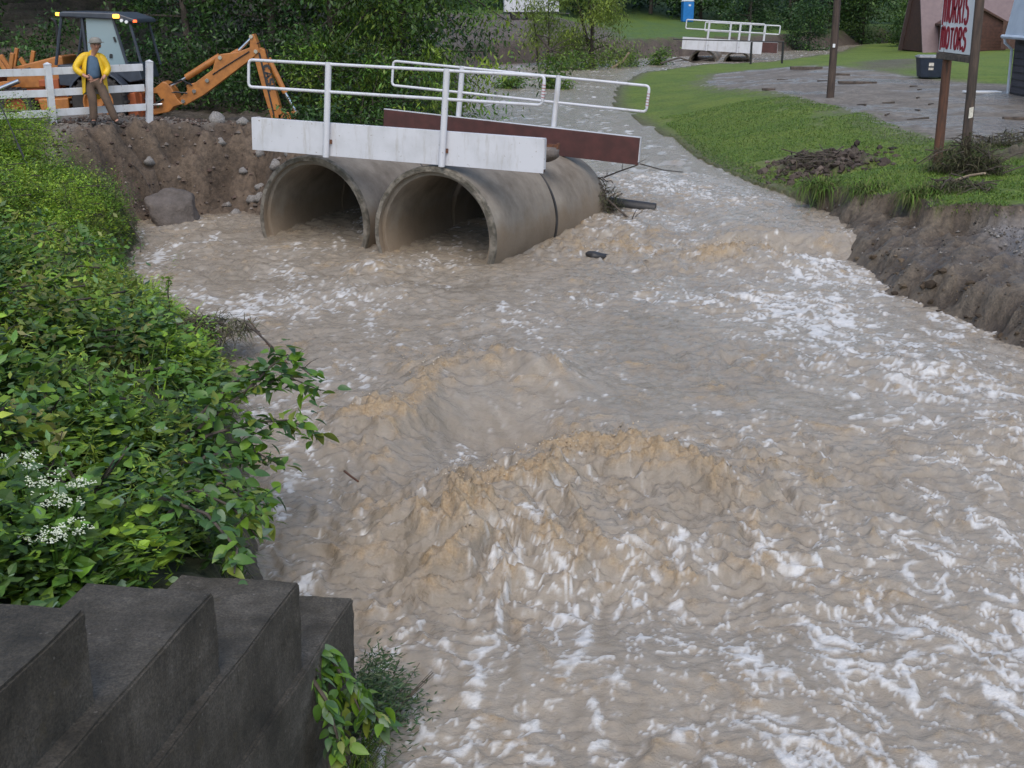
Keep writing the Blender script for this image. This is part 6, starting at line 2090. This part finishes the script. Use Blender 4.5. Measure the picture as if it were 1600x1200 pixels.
branch('driftwood', [(-3.4, 15.6, 0.5), (-2.9, 14.9, 0.32), (-2.4, 14.4, 0.15)], 0.016, 0.008, 'bare branch pointing from the left bank into the water', twigs=2, seed=17)
branch('driftwood', [(-3.5, 16.3, 0.35), (-3.1, 15.6, 0.16), (-2.8, 15.2, 0.05)], 0.010, 0.006, 'thin reddish stick at the left water edge', 'wood_red', seed=18)
branch('driftwood', [(-1.60, 11.3, 0.10), (-1.52, 11.2, 0.08), (-1.45, 11.15, 0.05)], 0.012, 0.010, 'short broken stick in the water beside the sapling', 'wood_red', seed=19)
for k, (pts, lb) in enumerate([([(-7.6, 25.0, 0.9), (-7.45, 24.6, 0.7), (-7.2, 24.2, 0.35)], 'root hanging from the undercut left bank'), ([(-7.9, 26.2, 1.3), (-7.5, 25.9, 0.95), (-7.3, 25.7, 0.6)], 'thin root across the dirt face left of the boulder'), ([(-7.0, 23.0, 0.5), (-6.75, 22.7, 0.25), (-6.7, 22.5, 0.0)], 'root curving into the water from the left bank')]):
    branch('root', pts, 0.014, 0.008, lb, twigs=3, seed=30 + k, cat='root', group='roots on the eroded bank')
# lumber and sticks on the lot


def board(p, l_, w, h, rz, label, mat='wood_old'):
    o = MB().box((0, 0, 0), (l_, w, h)).build('board', mat, None, bevel=0.008)
    o.location = G(p[0], p[1], h * 0.55)
    o.rotation_euler = (0.03, 0.015, rz)
    return tag(o, label, 'board', 'boards washed onto the lot')


board((13.85, 52.0), 1.55, 0.14, 0.10, 0.03, 'dark timber beam lying right of the utility pole')
board((14.7, 65.0), 1.6, 0.2, 0.16, 0.02, 'timber log lying on the lawn at the far edge of the lot')
board((17.0, 46.8), 1.4, 0.35, 0.06, 0.25, 'pale flat board lying before the grey building', 'sign_white')
board((14.4, 36.6), 0.9, 0.14, 0.08, 0.1, 'short dark plank at the right edge of the lot')
board((14.6, 57.5), 0.7, 0.15, 0.10, -0.3, 'small block of wood on the lot before the dark bin')
board((9.55, 48.2), 0.5, 0.12, 0.08, 0.2, 'small plank at the left edge of the lot')
lotst = [((13.9, 44.4), 0.5), ((11.3, 41.2), 0.5), ((12.6, 42.5), 0.4), ((10.9, 37.6), 0.5), ((11.8, 36.4), 0.6), ((12.4, 39.2), 0.35), ((13.4, 41.5), 0.5), ((15.2, 48.5), 0.5), ((12.6, 53.5), 0.6), ((11.4, 55.8), 0.5), ((15.6, 50.8), 0.4)]
LOTL = ['dark stick nearest the far sign post on the lot', 'stick lying midway between the utility pole and the sign', 'short stick right of the middle of the lot', 'stick at the near edge of the lot left of the sign', 'longest stick at the near edge of the lot', 'shortest stick in the middle of the lot', 'stick left of the sign posts on the lot', 'stick before the dark bin', 'stick beyond the timber beam', 'stick near the far left corner of the lot', 'small stick between the bin and the timber beam']
for k, ((x, y), l_) in enumerate(lotst):
    a = rr.uniform(0, 3.1)
    branch('driftwood', [G(x, y, 0.03), G(x + l_ * 0.5 * math.cos(a), y + l_ * 0.5 * math.sin(a), 0.03), G(x + l_ * math.cos(a), y + l_ * math.sin(a), 0.02)], 0.03, 0.012, LOTL[k], twigs=0, seed=50 + k, group='sticks on the wet lot')
tag(MB().box(G(14.2, 57.6, 0.2), (0.14, 0.14, 0.5)).box(G(14.2, 57.6, 0.47), (0.18, 0.18, 0.05)).build('marker_post', 'black_paint', None, bevel=0.01), 'short black post at the far side of the lot', 'post')

# ------------------------------------------------------------------ things on the far side of the lot
bz = float(gz(17.95, 55.6))
bn = empty('refuse_bin', (17.95, 55.6, bz), -0.1, 'dark blue refuse bin with pale lid at the far edge of the lot', 'bin')
MB().add([(-0.54, -0.36, 0.06), (0.54, -0.36, 0.06), (0.54, 0.36, 0.06), (-0.54, 0.36, 0.06), (-0.63, -0.44, 0.86), (0.63, -0.44, 0.86), (0.63, 0.44, 0.86), (-0.63, 0.44, 0.86)], [(0, 3, 2, 1), (4, 5, 6, 7), (0, 1, 5, 4), (1, 2, 6, 5), (2, 3, 7, 6), (3, 0, 4, 7)]).build('container', 'bin_blue', bn, bevel=0.03)
MB().box((0, 0, 0.90), (1.34, 0.95, 0.07)).box((0, 0.1, 0.95), (1.2, 0.7, 0.04)).build('lid', 'bin_lid', bn, bevel=0.02)
MB().box((-0.13, -0.418, 0.60), (0.20, 0.01, 0.14)).build('label_plate', 'sticker', bn).rotation_euler = (0, 0, 0)
MB().box((-0.13, -0.405, 0.42), (0.20, 0.012, 0.10)).build('label_plate', 'sticker', bn)
for x in (-0.42, 0.42):
    MB().lathe([(0.0, -0.04), (0.09, -0.04), (0.09, 0.04), (0.0, 0.04)], 12, 'x', c=(x, 0.30, 0.06)).build('wheel', 'rubber', bn, smooth=True)

# grey building at the right edge
gb = empty('grey_building', (17.8, 39.0, 1.1), 0, 'grey sided building with pale steep metal roof at the right edge', 'building')
MB().box((3.0, 0.0, 0.95), (6.0, 14.6, 2.3)).build('wall', 'grey_siding', gb)
for k in range(9):
    MB().box((-0.008, 0, -0.1 + 0.24 * k), (0.03, 14.62, 0.012)).build('siding_joint', 'black_paint', gb)
MB().prism([(-0.32, 2.08), (-0.02, 3.9), (1.5, 4.5), (4.5, 4.5), (6.0, 3.9), (6.3, 2.08), (6.1, 2.08), (5.9, 2.12), (0.1, 2.12), (-0.1, 2.08)], -7.5, 7.5).build('roof', 'metal_roof', gb)
MB().tube([(-0.38, -7.5, 2.06), (-0.38, 7.55, 2.06)], 0.07, 8).build('gutter', 'metal_roof', gb, smooth=True)
MB().tube([(-0.38, 7.3, 2.0), (-0.36, 7.3, 1.85), (-0.08, 7.32, 1.62), (-0.06, 7.32, 0.0)], 0.05, 8).build('downspout', 'metal_roof', gb, smooth=True)

# brown house with a steep mauve roof
HZ = float(gz(33.3, 96)) - 0.1
hs = empty('brown_house', (30.3, 96, HZ), 0, 'brown A-frame house with mauve metal roof behind the sign', 'house')
MB().prism([(0.1, 0.0), (3.0, 6.8), (5.9, 0.0)], 0.1, 7.2, 'yz').build('wall', 'brown_siding', hs)
MB().add([(-0.15, -0.15, -0.1), (7.5, -0.15, -0.1), (7.5, 3.0, 7.0), (-0.15, 3.0, 7.0), (-0.15, 6.15, -0.1), (7.5, 6.15, -0.1), (-0.15, 0.05, -0.1), (7.5, 0.05, -0.1), (7.5, 3.0, 6.75), (-0.15, 3.0, 6.75), (-0.15, 5.95, -0.1), (7.5, 5.95, -0.1)],
         [(0, 1, 2, 3), (3, 2, 5, 4), (6, 9, 8, 7), (9, 10, 11, 8), (0, 3, 9, 6), (3, 4, 10, 9), (1, 7, 8, 2), (2, 8, 11, 5), (0, 6, 7, 1), (4, 5, 11, 10)]).build('roof', 'mauve_roof', hs)
gbl = MB().prism([(1.05, 0.0), (1.05, 2.0), (3.3, 3.1), (5.5, 2.0), (5.5, 0.0)], -1.2, 2.0).build('gable_wing', 'brown_siding', hs)
MB().add([(0.85, -1.45, 1.88), (3.3, -1.45, 3.1), (5.7, -1.45, 1.88), (0.85, 2.4, 1.88), (3.3, 2.4, 3.1), (5.7, 2.4, 1.88), (0.85, -1.45, 2.02), (3.3, -1.45, 3.26), (5.7, -1.45, 2.02), (0.85, 2.4, 2.02), (3.3, 2.4, 3.26), (5.7, 2.4, 2.02)],
         [(6, 7, 10, 9), (7, 8, 11, 10), (0, 3, 4, 1), (1, 4, 5, 2), (0, 1, 7, 6), (1, 2, 8, 7), (0, 6, 9, 3), (2, 5, 11, 8), (3, 9, 10, 4), (4, 10, 11, 5)]).build('gable_roof', 'brown_plank', gbl)
for k in range(9):
    MB().box((3.27, -1.205, 0.2 + 0.21 * k), (4.4, 0.03, 0.02)).build('clapboard', 'brown_plank', gbl)
# plank yard fence
yf = empty('yard_fence', G(38.5, 93), 0, 'dark brown plank fence between the house and the grey building', 'fence')
pm = None
for k in range(34):
    if pm is None:
        o = MB().box((0, 0, 0.95), (0.285, 0.03, 1.9)).build('plank', 'brown_plank', yf)
        pm = o.data
    else:
        o = link('plank', pm, yf)
    o.location = (-3.6 + 0.31 * k, 0.02 * (k % 2), 0.03 * math.sin(k * 2.7))
for z in (0.4, 1.5):
    MB().box((1.5, 0.06, z), (10.4, 0.06, 0.1)).build('rail', 'brown_plank', yf)

# blue portable toilet and white trailer beyond the creek
tz = float(gz(18.9, 142))
pt = empty('portable_toilet', (18.9, 142, tz), 0.1, 'blue portable toilet on the far green field', 'portable toilet')
MB().box((0, 0, 1.1), (1.15, 1.15, 2.1)).build('cabin', 'blue_plastic', pt, bevel=0.04)
MB().box((0, -0.585, 1.1), (0.75, 0.03, 1.8)).build('door', 'blue_plastic', pt, bevel=0.02)
MB().prism([(-0.62, 2.15), (-0.4, 2.35), (0.4, 2.35), (0.62, 2.15)], -0.62, 0.62).build('roof', 'sign_white', pt, bevel=0.02)
MB().box((0.1, -0.605, 1.75), (0.25, 0.012, 0.18)).build('sign_plate', 'sign_white', pt)
wz = float(gz(1.6, 112))
tr = empty('white_trailer', (1.6, 112, wz), 0.05, 'white box trailer parked on the far brown bank behind the leaves', 'trailer')
MB().box((0, 0, 1.75), (4.6, 2.2, 2.2)).build('box', 'white_paint', tr, bevel=0.05)
for x in (-1.5, -0.5, 0.6, 1.7):
    MB().box((x, -1.112, 1.75), (0.05, 0.02, 2.1)).build('rib', 'sign_white', tr)
MB().box((0, 0, 0.55), (4.7, 2.0, 0.16)).build('chassis', 'black_paint', tr)
for x in (-1.35, -0.1):
    for y in (-0.95, 0.95):
        MB().lathe([(0.0, -0.1), (0.2, -0.1), (0.36, -0.1), (0.38, 0), (0.36, 0.1), (0.0, 0.1)], 18, 'y', c=(x, y, 0.36)).build('wheel', 'rubber', tr, smooth=True)
MB().tube([(2.3, 0, 0.55), (3.3, 0, 0.5)], 0.06, 8).build('drawbar', 'black_paint', tr)
# guy wire at the left edge
tag(MB().tube([(-8.35, 22.3, 1.2), (-9.05, 22.3, 3.3), (-9.9, 22.3, 6.0)], 0.012, 6).tube([(-8.5, 22.3, 1.66), (-8.62, 22.3, 2.0)], 0.02, 6).build('guy_wire', 'wire', None, smooth=True), 'thin guy wire slanting down across the white fence', 'wire')

# grass clumps overhanging the torn corner of the lawn
for k, (x, y, lb) in enumerate([(5.75, 26.9, 'big wet grass clump on the corner where the lawn meets the flood'), (6.25, 25.6, 'grass clump hanging over the muddy bank behind the corner one'), (6.85, 24.3, 'drooping pale grass clump on the muddy lawn edge'), (7.45, 22.9, 'ragged grass clump on the lawn edge left of the sign debris')]):
    q = np.random.default_rng(700 + k)
    n = 750
    P = np.column_stack([0.17 * q.normal(size=n), 0.17 * q.normal(size=n), 0.05 * q.random(n)])
    a = q.uniform(0, 6.28, n)
    D = np.column_stack([np.cos(a) - 0.4, np.sin(a) - 0.5, 0.7 + 0.3 * q.normal(size=n)])
    V, F, c_ = blades(P, D, 0.46 * q.uniform(0.5, 1.25, n), 0.007 * np.ones(n), pal(n, GRASS_OLIVE + GREEN_MID[:2], q), 1.0 * q.uniform(0.5, 1.4, n))
    o = tag(link('grass_clump', npmesh('grass_clump', V, F, False, c_), None, 'dry'), lb, 'grass', 'grass clumps on the torn lawn edge')
    o.location = G(x, y, 0.02)

# spray thrown off the breaking crests
q = np.random.default_rng(99)
sp = []
for (cx_, cy_), (dx_, dy_), m in (((-1.35, 13.9), (0.3, 0.6), 240), ((-0.7, 15.2), (0.5, 0.25), 200), ((0.3, 12.0), (0.5, 0.35), 320), ((1.2, 12.5), (0.6, 0.25), 300), ((-0.4, 11.2), (0.3, 0.3), 200), ((4.0, 22.0), (0.5, 0.35), 260), ((4.9, 21.4), (0.5, 0.35), 120), ((2.0, 24.3), (0.6, 0.8), 160), ((5.8, 12.0), (0.4, 1.2), 120)):
    X_ = cx_ + dx_ * q.normal(size=m)
    Y_ = cy_ + dy_ * q.normal(size=m)
    hh, _, fr2, _ = water_fields(X_, Y_)
    Z_ = hh + 0.01 + 0.10 * q.random(m) ** 2
    sp.append(np.column_stack([X_, Y_, Z_])[fr2 > 0.25])
sp = np.concatenate(sp)
n = len(sp)
s_ = q.uniform(0.004, 0.013, n)
base = np.array([(1, 0, 0), (0, 1, 0), (-1, 0, 0), (0, -1, 0), (0, 0, 1), (0, 0, -1)], float)
V = (sp[:, None] + base[None] * s_[:, None, None]).reshape(-1, 3)
i_ = np.arange(n)[:, None] * 6
F = np.concatenate([i_ + np.array([t]) for t in ([0, 1, 4], [1, 2, 4], [2, 3, 4], [3, 0, 4], [1, 0, 5], [2, 1, 5], [3, 2, 5], [0, 3, 5])], 0)
tag(link('water_spray', npmesh('water_spray', V, F, True, np.repeat(pal(n, [(0.45, 0.34, 0.22), (0.6, 0.52, 0.42), (0.38, 0.28, 0.18)], q), 6, 0)), None, 'dry'), 'drops of muddy spray above the breaking waves', 'spray', None, 'stuff')
